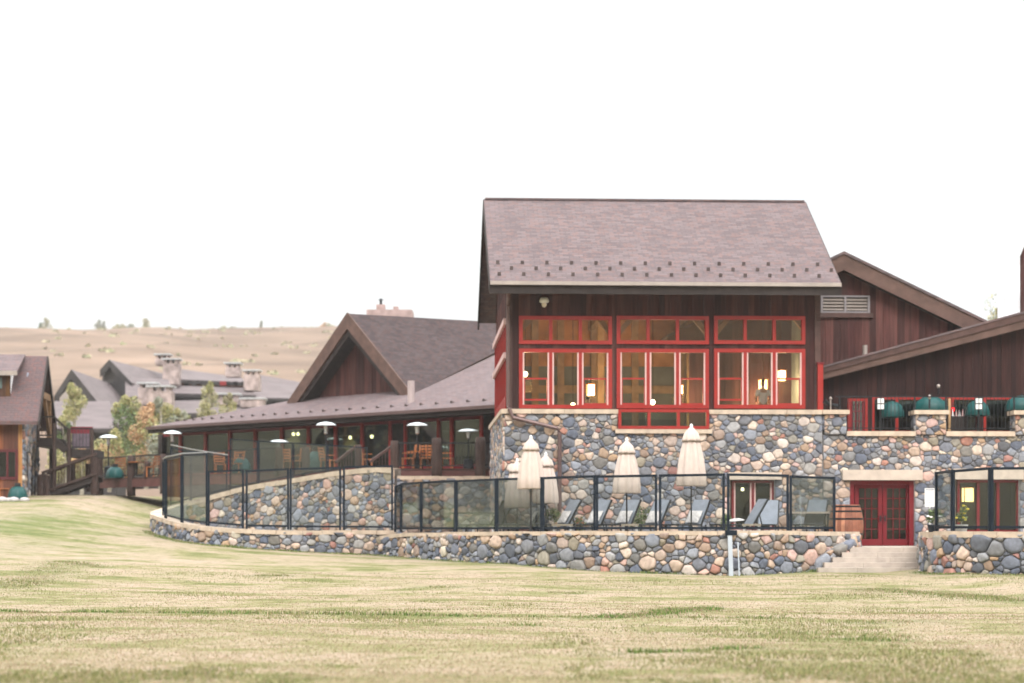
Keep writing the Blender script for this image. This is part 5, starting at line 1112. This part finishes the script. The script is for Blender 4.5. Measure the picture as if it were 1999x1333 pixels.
for i, (x, D, a, lab) in enumerate(spots):
    p = W2(x, D); rz = R(90 - a); hd = Vector((math.cos(rz), math.sin(rz)))
    org = (p.x - hd.x * 1.35, p.y - hd.y * 1.35, zf)
    o = LG if i == 0 else dup(LG, org, rz)
    o.location = org; o.rotation_euler = (0, 0, rz); o['label'] = lab
    if i in (0, 1, 2, 3, 4, 5, 6):
        ba = R(58); c = 1.2 + .26 * math.cos(ba) - .07; q = Vector(org) + Vector((hd.x * c, hd.y * c, .38 + .26 * math.sin(ba)))
        towel(tuple(q), rz, R(56), 'white patterned pillow leaning on the ' + lab.split(',')[0].replace('sun lounger', 'lounger'))
    if i == 7: q = Vector(org) + Vector((hd.x * .75, hd.y * .75, .46)); towel(tuple(q), rz, 0.1, 'white patterned pillow lying flat on the side-on lounger before the lower window', True)
def low_table(x, D, label, s=.42):
    p = W2(x, D); t = thing('side_table', label, 'table', (p.x, p.y, zf), random.uniform(-.2, .2), 'low cream tables between the loungers'); mb = MB(); mb.box(-s, s, -.25, .25, .30, .36); mb.build('table_top', mat('cream_stone', (.55, .46, .36), .8, var=.1), t)
    for sx in (-1, 1):
        for sy in (-1, 1): mb = MB(); mb.box(sx * s * .8 - .03, sx * s * .8 + .03, sy * .2 - .03, sy * .2 + .03, 0, .30); mb.build('leg', M_white, t)
for a in ((944, 68.2, 'low cream table at the far left of the loungers'), (1100, 64.5, 'low cream table in front of the third lounger', .34), (1230, 62.9, 'low cream table in front of the middle umbrella', .26), (1468, 62.0, 'low cream table in front of the side-on lounger', .28)): low_table(*a)
# dark bench beyond the left glass panels and its table
bt = thing('dark_table', 'long dark metal table against the stone wall behind the left glass panels', 'table', (*W2(925, 70.5), zf)); mb = MB(); mb.box(-.75, .75, -.4, .4, .72, .78); mb.build('table_top', M_frame, bt)
for sx in (-1, 1):
    for sy in (-1, 1): mb = MB(); mb.box(sx * .68 - .035, sx * .68 + .035, sy * .33 - .03, sy * .33 + .03, 0, .72); mb.build('leg', M_frame, bt)
bt2 = thing('dark_table', 'pale topped table in the right end of the terrace, beside the barrel', 'table', (*W2(1578, 65.2), zf)); mb = MB(); mb.box(-.7, .7, -.4, .4, .70, .76); mb.build('table_top', M_lintel, bt2)
for sx in (-1, 1):
    for sy in (-1, 1): mb = MB(); mb.box(sx * .6 - .035, sx * .6 + .035, sy * .33 - .03, sy * .33 + .03, 0, .70); mb.build('leg', M_frame, bt2)
# barrel
BA = thing('wooden_barrel', 'big orange-brown wooden barrel with dark hoops beside the red double door', 'barrel', (*W2(1652, 64.7), zs)); H_ = 1.36; Rm = .56; Rt = .44
pr = [(Rt + (Rm - Rt) * math.sin(math.pi * k / 12), H_ * k / 12) for k in range(13)]
mb = MB(); n = 28; rr = random.Random(2); cols = [srgb(*c) for c in ((158, 104, 80), (140, 90, 70), (170, 118, 92), (128, 82, 64))]
for k in range(n):
    c = rr.choice(cols); t0 = 2 * math.pi * k / n + .008; t1 = 2 * math.pi * (k + 1) / n - .008; vs = []
    for r_, z in pr: vs += [(r_ * math.cos(t0), r_ * math.sin(t0), z), (r_ * math.cos(t1), r_ * math.sin(t1), z)]
    mb.add(vs, [[2 * i, 2 * i + 1, 2 * i + 3, 2 * i + 2] for i in range(12)], 0, c)
mb.add([(Rt * .97 * math.cos(2 * math.pi * k / n), Rt * .97 * math.sin(2 * math.pi * k / n), H_ - .03) for k in range(n)], [list(range(n))], 0, cols[1])
mb.build('staves', mat('barrel_wood', attr=True, rough=.6, var=.2, scale=5), BA)
for f in (.03, .13, .30, .66, .84, .955):
    r0 = Rt + (Rm - Rt) * math.sin(math.pi * f) + .008; mb = MB(); n = 28; vs = []
    for rr_, z in ((r0, H_ * f - .03), (r0 + .006, H_ * f + .03)): vs += [(rr_ * math.cos(2 * math.pi * k / n), rr_ * math.sin(2 * math.pi * k / n), z) for k in range(n)]
    mb.add(vs, [[k, (k + 1) % n, n + (k + 1) % n, n + k] for k in range(n)]); mb.build('hoop', M_ral, BA, smooth=True)
# notice on a stand
NS = thing('notice_stand', 'white paper notice on a thin white stand right of the red door', 'sign', (*W2(1816, 61.0), 1.37)); z0 = W3(0, 989, 61).z - 1.37; z1 = W3(0, 953, 61).z - 1.37
mb = MB(); mb.tube([(0, .02, 0), (0, .02, z0 + .1)], .022, 8); mb.build('pole', M_white, NS); mb = MB(); mb.box(-.16, .16, -.012, .012, z0, z1); mb.build('board', M_white, NS)
mb = MB(); GRY = mat('print_grey', (.25, .25, .30), .8, var=.1)
for k in range(7): mb.box(-.12, .10 - .03 * (k % 3), -.016, -.0125, z1 - .09 - k * .06, z1 - .075 - k * .06)
mb.box(-.13, .13, -.016, -.0125, z1 - .05, z1 - .025); mb.build('print_lines', GRY, NS)
mb = MB(); mb.lathe([(.16, 0), (.15, .03), (.02, .04)], (0, .02, 0), 14); mb.build('foot', M_white, NS)

# ------------------------------------------------------------ leaves: plants and trees
def leaves(mb, c, r, n, size, cols, rng, sq=(1, 1, 1), shell=.35):
    for _ in range(n):
        while True:
            v = Vector((rng.uniform(-1, 1), rng.uniform(-1, 1), rng.uniform(-1, 1)))
            if shell < v.length < 1: break
        p = Vector(c) + Vector((v.x * r * sq[0], v.y * r * sq[1], v.z * r * sq[2])); s = size * rng.uniform(.6, 1.3)
        a = Vector((rng.gauss(0, 1), rng.gauss(0, 1), rng.gauss(0, 1))).normalized(); b = a.orthogonal().normalized() * s * .6; q = rng.choice(cols); k = rng.uniform(.7, 1.3)
        mb.add([p - a * s, p + b, p + a * s, p - b], [(0, 1, 2, 3)], 0, (q[0] * k, q[1] * k, q[2] * k))
GREEN = [(.09, .13, .045), (.13, .17, .07), (.07, .10, .04)]; YG = [(.27, .26, .10), (.32, .29, .13), (.21, .23, .09), (.38, .33, .17)]; ORG = [(.40, .22, .12), (.37, .25, .13), (.44, .28, .16)]; GREY = [(.22, .24, .18), (.28, .27, .20)]; DRY = [(.36, .31, .20), (.30, .27, .16), (.24, .24, .13)]
def tree(label, x, yb, yt, D, w, cols, n=900, size=.12, name='aspen_tree', group=None, trunk=.12, cat='tree', nb=9, zb=None, seed=0, cone=0, low=.18):
    rng = random.Random(seed + int(x * 3 + yt)); b = W3(x, yb, D); top = W3(x, yt, D).z; zb = b.z if zb is None else zb; H = top - zb
    t = thing(name, label, cat, (b.x, b.y, zb), 0, group); mb = MB(); jx = rng.uniform(-.04, .04) * H
    mb.tube([(0, 0, -.3), (jx * .5, 0, H * .5), (jx, 0, H * .93)], [trunk, trunk * .6, trunk * .12], 7)
    lb = MB(); per = n // nb
    for i in range(nb):
        f = low + (1 - low) * (i + .5) / nb; wr = w * .5 * (math.sin(math.pi * min(1, .18 + f * .8)) ** .7 if not cone else (1.05 - f) * 1.2); an = rng.uniform(0, 6.28); rad = wr * rng.uniform(.25, .75)
        c = (jx * f + rad * math.cos(an), rad * math.sin(an), H * f * .97)
        mb.tube([(jx * f * .7, 0, H * f * .72), c], [trunk * .35, trunk * .08], 5)
        br = max(wr * rng.uniform(.5, .8), H / nb * .6)
        leaves(lb, c, br, per, size, cols if not isinstance(cols[0], list) else rng.choice(cols), rng, (1, 1, min(1.3, H / nb / br * 1.1 + .35)), .1)
    mb.build('trunk', M_bark, t); lb.build('crown', M_leafg, t); return t
G1 = 'autumn aspens in front of the far lodges'
tree('tall yellow-green aspen between the timber stair and the dining wing', 252, 945, 772, 118, 3.0, [YG, YG, GREEN], 5200, .075, group=G1, nb=14)
tree('orange-leaved aspen close against the left end of the dining wing', 286, 945, 785, 112, 2.2, [ORG, ORG, YG], 4000, .07, group=G1, nb=12)
tree('pale green aspen just left of the dining wing eave', 314, 945, 842, 108, 2.3, [YG, GREY, GREEN], 3200, .07, group=G1, nb=9)
tree('low yellow-green aspen behind the leftmost tall patio heater', 214, 950, 838, 112, 2.3, [YG, YG, ORG], 3200, .07, group=G1, nb=9)
tree('bushy yellow-green aspen behind the timber stair landing', 128, 955, 812, 115, 1.9, [YG, GREEN], 2600, .07, group=G1, nb=9)
tree('small orange-tinged aspen seen under the timber stair landing', 160, 955, 868, 110, 1.8, [YG, ORG], 2000, .07, group=G1, nb=7)
tree('small yellow-green aspen before the tall dark gable of the far lodge', 146, 830, 748, 140, 2.0, [YG, YG], 2200, .085, group=G1, nb=9)
tree('slim pale green aspen rising above the low eave, left of the far chimneys', 316, 860, 778, 128, 2.3, [YG, GREY], 2400, .08, group=G1, nb=9)
tree('slim yellow aspen rising beside the middle chimney of the far lodge', 408, 840, 744, 150, 1.7, [YG, DRY], 1800, .08, group=G1, nb=10)
tree('smaller pale aspen right of the slim yellow one', 447, 830, 768, 150, 1.5, [YG, DRY], 1200, .08, group=G1, nb=7)
tree('short aspen low behind the eave near the far chimneys', 350, 850, 800, 135, 2.2, [YG, GREY], 1200, .08, group=G1, nb=6)
tree('wispy yellow tree showing over the shed wing roof at the right edge', 1966, 760, 566, 110, 2.2, [DRY, YG], 1700, .10, nb=13, trunk=.09)
tree('thin bare-topped tree left of the wispy yellow one', 1938, 760, 572, 112, 1.0, [DRY, YG], 160, .09, nb=8, trunk=.05)
GH_ = 'trees on the skyline of the hill'
for i, (x, yt, w, cl, cn, lab) in enumerate(((48, 643, 3, GREEN, 0, 'low shrub-like tree at the far left of the skyline'), (58, 644, 5, DRY, 0, 'low rounded tree just right of the skyline shrub'), (79, 630, 4, GREEN, 1, 'dark conifer at left of the leaning skyline pair'), (91, 621, 4.5, DRY, 0, 'taller brown tree at right of the leaning skyline pair'),
        (192, 624, 4, GREY, 0, 'grey-green tree above the left dark gable'), (204, 627, 2.6, GREY, 1, 'thin dark tree right of the grey-green one'), (228, 633, 4.5, DRY, 0, 'pale rounded tree on the middle skyline'), (238, 633, 4, DRY, 0, 'second pale tree next to the rounded one'), (256, 632, 4, GREY, 0, 'faint grey tree left of the lone tall one'), (285, 622, 4.5, DRY, 0, 'lone tall brown tree on the skyline'),
        (509, 626, 3.2, GREY, 1, 'lone thin conifer left of the skyline grove'), (545, 647, 4, YG, 0, 'lowest tree at the left of the skyline grove'), (557, 645, 4, GREY, 0, 'small grey tree, second in the skyline grove'), (568, 646, 4, DRY, 0, 'small tan tree, third in the skyline grove'), (588, 642, 5, YG, 0, 'yellow-green tree in the middle of the grove'), (609, 639, 6, YG, 0, 'broad yellow-green tree at right of the grove'),
        (632, 630, 4.5, ORG, 0, 'tall orange tree left of the brown gable'), (645, 632, 5, DRY, 0, 'tan tree touching the brown gable edge'))):
    yb = float(np.interp(x, [a for a, _ in HR], [b for _, b in HR])) + 4
    tree(lab, x, yb, yt, 632, w * .85, cl, 330, .34, 'skyline_tree', GH_, .28, nb=10, cone=cn, low=.25)
rng = random.Random(5); mb = MB()
for _ in range(110):
    x = rng.uniform(-60, 680); D = rng.uniform(330, 620); X = (x - CX) / FP * D; z = hz_(X, D); r = rng.uniform(.3, .9) * (1.5 if 190 < x < 330 and D > 430 else 1); leaves(mb, (X, D, z + r * .2), r, 14, .5, DRY + [(.26, .22, .14)], rng, (1.5, 1, .5), .1)
o = mb.build('hillside_scrub', M_leafg); tag(o, 'scattered grey-green scrub over the tan hillside', 'scrub', kind='stuff')
# shrubs and flowers on the terrace
def shrub(label, x, D, zb, r, h, cols, n=260, size=.05, group=None, name='shrub', pot=None, flowers=None):
    rng = random.Random(int(x)); p = W2(x, D); t = thing(name, label, 'plant', (p.x, p.y, zb), 0, group); b0 = 0
    if pot: mb = MB(); mb.lathe([(r * .5, 0), (r * .75, h * .35), (r * .8, h * .38), (r * .6, h * .36)], (0, 0, 0), 16); mb.build('pot', pot, t, smooth=True); b0 = h * .35
    mb = MB()
    for k in range(6): a = rng.uniform(0, 6.28); mb.tube([(0, 0, b0), (r * .4 * math.cos(a), r * .4 * math.sin(a), b0 + (h - b0) * .7)], .008, 4)
    mb.build('stem', M_bark, t); mb = MB()
    for k in range(6): leaves(mb, (rng.uniform(-.5, .5) * r, rng.uniform(-.5, .5) * r, b0 + (h - b0) * rng.uniform(.3, .85)), r * .5, n // 6, size, cols, rng, shell=0)
    mb.build('foliage', M_leafg, t)
    if flowers:
        for k in range(5): f = MB(); f.lathe([(.01, 0), (.05, .02), (.04, .05), (.005, .06)], (rng.uniform(-.8, .8) * r, -r * .6, b0 + (h - b0) * rng.uniform(.3, 1)), 8); f.build('flower', flowers[k % len(flowers)], t)
    return t
gs = 'green shrubs along the terrace wall'
shrub('small green shrub by the stone wall under the front umbrella', 1078, 66.3, zf, .32, .9, GREEN + [(.2, .2, .1)], group=gs); shrub('leafy green shrub between the middle and tallest umbrellas, by the wall', 1252, 66.2, zf, .5, 1.0, GREEN + [(.16, .16, .1)], 420, group=gs)
shrub('tiny shrub right of the drain pipe foot', 1130, 66.2, zf, .3, .6, GREEN + [(.3, .12, .06)], 200, group=gs); shrub('dark green plant in front of the lower window of the tall block', 1420, 66.3, zf, .25, .7, GREEN, group=gs)
YF = mat('yellow_petals', (.7, .55, .04), .6); WF = mat('white_petals', (.8, .78, .75), .6); WP = mat('white_pot', (.6, .6, .58), .6)
shrub('potted plant with white flowers at the foot of the notice stand', 1823, 60.6, 1.37, .26, .85, GREEN, 320, name='potted_plant', pot=M_frame, flowers=[WF]); shrub('white pot with yellow flowers inside the right glass fence', 1877, 58.6, 1.37, .26, .85, GREEN + [(.35, .32, .05)], 260, name='potted_plant', pot=WP, flowers=[YF])
def bed(name, cx, D, z): pass

# ------------------------------------------------------------ patio heaters, deck furniture, teal umbrellas
def make_heater():
    t = thing('patio_heater', 'x', 'patio heater', (0, 0, 0), 0, 'mushroom patio heaters on the deck')
    mb = MB(); mb.tube([(0, 0, .6), (0, 0, 1.75)], .035, 10); mb.build('pole', M_ral, t)
    mb = MB(); mb.lathe([(.02, 0), (.23, .02), (.23, .08), (.20, .6), (.06, .66)], (0, 0, 0), 18); mb.build('base', M_ral, t, smooth=False)
    mb = MB(); mb.lathe([(.05, 1.72), (.09, 1.78), (.09, 2.0), (.11, 2.02), (.11, 2.10), (.03, 2.12)], (0, 0, 0), 14); mb.build('burner', M_steel, t)
    mb = MB(); mb.lathe([(.43, 2.12), (.44, 2.13), (.40, 2.19), (.26, 2.26), (.08, 2.30), (.01, 2.31)], (0, 0, 0), 28); mb.build('reflector', mat('enamel_steel', (.66, .72, .74), .2, .4, var=.05, spec=.7), t, smooth=True)
    return t
HT = make_heater()
for i, (x, yt, D, lab) in enumerate(((212, 848, 95.6, 'patio heater farthest left, by the timber stair'), (337, 840, 92.5, 'patio heater at the left corner of the dining wing'), (637, 823, 84.0, 'patio heater in front of the middle dining windows'), (815, 824, 81.0, 'patio heater between the log posts near the tall block'), (915, 836, 82.2, 'rightmost patio heater, beside the stone side wall'), (545, 858, 86.8, 'small patio heater half hidden behind the rear glass fence'))):
    p = W3(x, yt, D); o = HT if i == 0 else dup(HT, (0, 0, 0)); sc = (p.z - zD) / 2.31; o.location = (p.x, p.y, zD); o.scale = (1, 1, sc); o['label'] = lab
def make_chair():
    t = thing('deck_chair', 'x', 'chair', (0, 0, 0), 0, 'wooden chairs on the deck')
    mb = MB(); mb.box(-.24, .24, -.24, .24, .43, .47); mb.build('seat', M_orw, t)
    mb = MB()
    mb.beam((-.23, .23, .45), (-.23, .33, 1.0), .04, .04); mb.beam((.23, .23, .45), (.23, .33, 1.0), .04, .04)
    for k in range(4): mb.box(-.22, .22, .245 + k * .025, .265 + k * .025, .55 + k * .12, .62 + k * .12)
    mb.build('backrest', M_orw, t)
    for sx in (-1, 1):
        for sy in (-1, 1): mb = MB(); mb.box(sx * .21 - .022, sx * .21 + .022, sy * .21 - .022, sy * .21 + .022, 0, .43); mb.build('leg', M_orw, t)
        mb = MB(); mb.beam((sx * .25, -.2, .66), (sx * .25, .26, .66), .05, .03); mb.build('armrest', M_orw, t)
    return t
CHR = make_chair(); k = 0
for x, D, rz, lab in ((797, 80.6, -1.4, 'wooden chair seen side-on just right of the first right log post'), (832, 80.4, .1, 'wooden chair with slatted back left of the middle log post'), (846, 80.9, 3.0, 'wooden chair directly behind the middle log post'), (873, 80.6, 1.5, 'wooden chair seen side-on right of the middle log post'),
                      (560, 84.2, .4, 'wooden chair behind the rear fence beside the small heater'), (588, 83.6, -.5, 'wooden chair left of the teal covered grill on the deck'), (640, 82.8, 1.2, 'wooden chair below the middle patio heater'), (430, 88.2, .3, 'wooden chair at the left of the long row behind the rear fence'), (462, 87.2, -.3, 'wooden chair behind the first tall rear fence post'),
                      (238, 94.9, .4, 'wooden chair at the far left deck by the teal cover'), (300, 92.4, -.6, 'wooden chair behind the far left railing, near the log post'), (712, 81.8, 2.2, 'wooden chair beside the sloping stair rail'), (6, 88.5, .6, 'orange wooden chair by the cabin window at the left edge')):
    p = W2(x, D); o = CHR if k == 0 else dup(CHR, (0, 0, 0)); o.location = (p.x, p.y, zD if x > 100 else gz(p.x, p.y) - .02); o.rotation_euler = (0, 0, rz); o['label'] = lab; k += 1
for x, D, lab in ((815, 80.8, 'small round wooden table between the chairs by the log posts'), (600, 84.2, 'round wooden table on the deck behind the rear fence'), (268, 93.6, 'round wooden table on the far left deck')):
    p = W2(x, D); t = thing('deck_table', lab, 'table', (p.x, p.y, zD), 0, 'round tables on the deck'); mb = MB(); mb.lathe([(.02, .70), (.42, .70), (.43, .74), (.01, .745)], n=22); mb.build('table_top', M_orw, t); mb = MB(); mb.tube([(0, 0, .03), (0, 0, .7)], .04, 8); mb.lathe([(.25, 0), (.24, .03), (.03, .05)], n=16); mb.build('pedestal', M_ral, t)
def teal_dome(name, label, loc, r, h, group, pole=0, tilt=0, cat='umbrella'):
    t = thing(name, label, cat, loc, 0, group); t.rotation_euler = (0, tilt, .3); mb = MB()
    pr = [(r * .98, pole), (r, pole + .03), (r * .97, pole + h * .35), (r * .82, pole + h * .68), (r * .5, pole + h * .92), (.02, pole + h)]
    if pole: pr = [(r * .9, pole + .06)] + pr
    mb.lathe(pr, (0, 0, 0), 32, fold=.035, nf=8); mb.build('canopy' if pole else 'cover', M_teal, t, smooth=True)
    if pole: mb = MB(); mb.tube([(0, 0, 0), (0, 0, pole + h + .08)], .025, 8); mb.build('pole', M_ral, t)
    else: mb = MB(); mb.box(-r * .3, r * .3, -.15, .15, h - .02, h + .12); mb.build('lid_handle', M_ral, t)
    if pole:
        mb = MB(); mb.lathe([(.22, 0), (.21, .05), (.03, .08)], n=14); mb.build('base', M_ral, t)
zu = zl - .15
for x, D, r, y0, y1, lab in ((1742, 69.0, .42, 815, 783, 'teal umbrella right of the small panelled door on the upper terrace'), (1817, 68.8, .60, 806, 774, 'widest teal umbrella, behind the middle stone pier'), (1908, 69.0, .42, 812, 781, 'teal umbrella below the right square lantern'), (1995, 68.9, .58, 802, 772, 'teal umbrella cut by the right edge, behind the last pier')):
    p = W3(x, y0, D); h = (y0 - y1) / FP * D; teal_dome('teal_umbrella', lab, (p.x, p.y, zu), r, h, 'teal umbrellas on the upper terrace', p.z - zu, 0)
for x, D, r, h, lab in ((225, 94.6, .42, .55, 'teal covered grill by the far left log post'), (472, 87.6, .42, .75, 'teal covered grill behind the first tall rear fence post'), (617, 83.2, .42, .85, 'teal covered grill right of the log post behind the fence')): teal_dome('covered_grill', lab, (*W2(x, D), zD), r, h, 'teal covered grills on the deck', cat='grill')
p = W2(35, 87.4); teal_dome('covered_grill', 'teal covered grill on the grass before the cabin window', (p.x, p.y, gz(p.x, p.y)), .42, .62, 'teal covered grills on the deck', cat='grill')
# small low things by the cabin
RK = mat('river_rock', (.42, .38, .37), .9, var=.3, scale=3)
for i, (x, r) in enumerate(((4, .26), (18, .2), (27, .24), (48, .22))):
    p = W2(x, 86.6); mb = MB(); rr = random.Random(i); mb.lathe([(.02, -.1), (r * .8, -.05), (r, r * .25), (r * .7, r * .6), (.02, r * .75)], (0, 0, 0), 10, fold=.1, nf=3); o = mb.build('garden_rock', RK, None, smooth=True, loc=(p.x, p.y, gz(p.x, p.y))); tag(o, ['pale rock at the left edge below the cabin', 'smaller pale rock, second from the left below the cabin', 'pale rock just left of the teal grill by the cabin', 'pale rock right of the teal grill by the cabin'][i], 'rock', 'pale rocks below the cabin')
# things on the upper terrace between the piers
p = W2(1867, 69.4); t = thing('wine_rack', 'pale row of folded napkins on a dark sideboard behind the right railing', 'sideboard', (p.x, p.y, zu)); mb = MB(); mb.box(-.5, .35, -.2, .2, 0, .75); mb.build('cabinet', M_dark, t)
for k in range(6): mb = MB(); mb.prism([(-.42 + k * .12, -.1, .755), (-.34 + k * .12, -.1, .755), (-.38 + k * .12, -.1, 1.0)], (0, .08, 0)); mb.build('napkin', M_trimw if k % 2 else M_white, t)
p = W2(1853, 69.0); t = thing('wooden_post', 'thin pale upright timber behind the railing right of the middle pier', 'post', (p.x, p.y, zu)); mb = MB(); mb.box(-.05, .05, -.05, .05, 0, 1.35); mb.build('post', M_beam, t); mb = MB(); mb.box(-.3, .06, -.06, .06, 0, .1); mb.build('foot', M_beam, t)
p = W2(1861, 69.8); t = thing('red_light', 'small glowing red light behind the right railing', 'light', (p.x, p.y, zu + 1.02)); mb = MB(); mb.lathe([(.01, -.06), (.05, -.03), (.05, .03), (.01, .06)], n=10); mb.build('bulb', mat('red_glow', (1, .02, .02), .5, var=0, emit=(1, .01, .015), es=2.5), t); mb = MB(); mb.tube([(0, 0, .05), (0, 0, .25)], .012, 6); mb.build('cord', M_ral, t)

# ------------------------------------------------------------ people inside the windows
SKIN = mat('skin', (.50, .30, .21), .55, var=.05); HAIR = mat('dark_hair', (.03, .02, .015), .6)
def person(label, loc, rz, shirt, trousers, sitting=False):
    t = thing('person', label, 'person', loc, rz); hp = .95 if not sitting else .50
    def skin(name, joints, edges, m, root=0, sub=2, parent=t):
        me = bpy.data.meshes.new(name); me.from_pydata([j[:3] for j in joints], edges, []); o = bpy.data.objects.new(name, me); C.objects.link(o); o.parent = parent; me.materials.append(m)
        sm = o.modifiers.new('skin', 'SKIN'); sd_ = o.modifiers.new('sub', 'SUBSURF'); sd_.levels = sub; sd_.render_levels = sub; sm.use_smooth_shade = True
        for i, j in enumerate(joints): me.skin_vertices[0].data[i].radius = (j[3], j[4] if len(j) > 4 else j[3]); me.skin_vertices[0].data[i].use_root = (i == root)
        return o
    k = hp
    J = [(0, 0, k, .15, .11), (0, 0, k + .25, .14, .10), (0, 0, k + .44, .17, .10), (0, 0, k + .55, .06), (0, -.01, k + .63, .055), (0, -.02, k + .68, .075, .085), (0, -.02, k + .78, .078, .095), (0, -.01, k + .85, .05, .06)]
    E = [(i, i + 1) for i in range(7)]
    for s in (-1, 1):
        b = len(J); J += [(s * .19, 0, k + .48, .055), (s * .24, .02, k + .22, .043), (s * .20, -.20, k + .12, .033), (s * .17, -.27, k + .13, .035, .018)]; E += [(2, b), (b, b + 1), (b + 1, b + 2), (b + 2, b + 3)]
        for f in range(4): J += [(s * (.145 + f * .018), -.33, k + .14 - .004 * f, .009), (s * (.145 + f * .018), -.355, k + .12, .008)]; E += [(b + 3, b + 4 + 2 * f), (b + 4 + 2 * f, b + 5 + 2 * f)]
        J += [(s * .13, -.28, k + .14, .010), (s * .115, -.31, k + .14, .008)]; E += [(b + 3, b + 12), (b + 12, b + 13)]
        b = len(J)
        if sitting: J += [(s * .1, -.02, k - .02, .085), (s * .12, -.42, k, .06), (s * .12, -.42, .08, .042), (s * .12, -.55, .04, .04)]
        else: J += [(s * .1, 0, k - .08, .09), (s * .11, -.01, k * .53, .06), (s * .11, .02, .08, .042), (s * .11, -.12, .04, .04)]
        E += [(0, b), (b, b + 1), (b + 1, b + 2), (b + 2, b + 3)]
    body = skin('body', J, E, SKIN)
    JS = [(0, 0, k - .06, .165, .125), (0, 0, k + .12, .16, .12), (0, 0, k + .42, .185, .115), (0, 0, k + .52, .09, .08)]; ES = [(0, 1), (1, 2), (2, 3)]
    for s in (-1, 1): b = len(JS); JS += [(s * .19, 0, k + .47, .072), (s * .235, .015, k + .27, .062)]; ES += [(2, b), (b, b + 1)]
    skin('shirt', JS, ES, shirt, parent=t)
    if sitting: JT = [(0, 0, k, .15, .12)] + [(s * .1, -.02, k - .02, .10) for s in (-1, 1)] + [(s * .12, -.42, k, .075) for s in (-1, 1)] + [(s * .12, -.42, .14, .058) for s in (-1, 1)]
    else: JT = [(0, 0, k, .15, .12)] + [(s * .1, 0, k - .1, .10) for s in (-1, 1)] + [(s * .11, -.01, k * .53, .075) for s in (-1, 1)] + [(s * .11, .02, .14, .06) for s in (-1, 1)]
    skin('trousers', JT, [(0, 1), (0, 2), (1, 3), (2, 4), (3, 5), (4, 6)], trousers, parent=t)
    skin('hair', [(0, .025, k + .77, .085, .09), (0, .01, k + .85, .075, .085), (0, .0, k + .88, .04)], [(0, 1), (1, 2)], HAIR, parent=t)
    return t
u, d, z = Mf.p(1490, 740, 1.2); w_ = Mf.w(u, 1.2); person('person in a white shirt standing in the right tall window, back turned', (w_.x, w_.y, z - 1.82), R(185), mat('white_shirt', (.85, .87, .9), .8, var=.05), mat('dark_trousers', (.04, .04, .06), .8))
u, d, z = Mf.p(1148, 776, 2.2); w_ = Mf.w(u, 2.2); person('seated person in a blue-grey shirt, low in the left tall window', (w_.x, w_.y, zf_in if False else z - 1.36), R(170), mat('blue_shirt', (.25, .30, .38), .8, var=.05), mat('dark_trousers', (.04, .04, .06), .8), True)

# ------------------------------------------------------------ air between the viewer and the far hill
hb = MB(); hb.box(-1600, 1600, -1600, 1300, -8, 300)
HZM = bpy.data.materials.new('thin_haze'); HZM.use_nodes = True; n_ = HZM.node_tree; n_.nodes.clear(); o_ = n_.nodes.new('ShaderNodeOutputMaterial'); pv = n_.nodes.new('ShaderNodeVolumePrincipled')
pv.inputs['Color'].default_value = (.97, .945, .92, 1); pv.inputs['Density'].default_value = .00032; pv.inputs['Anisotropy'].default_value = .2; n_.links.new(pv.outputs[0], o_.inputs['Volume'])
HAZE = True
if HAZE:
    h_ = hb.build('haze', HZM); tag(h_, 'thin pale haze that fades the far hillside', 'haze', kind='stuff')
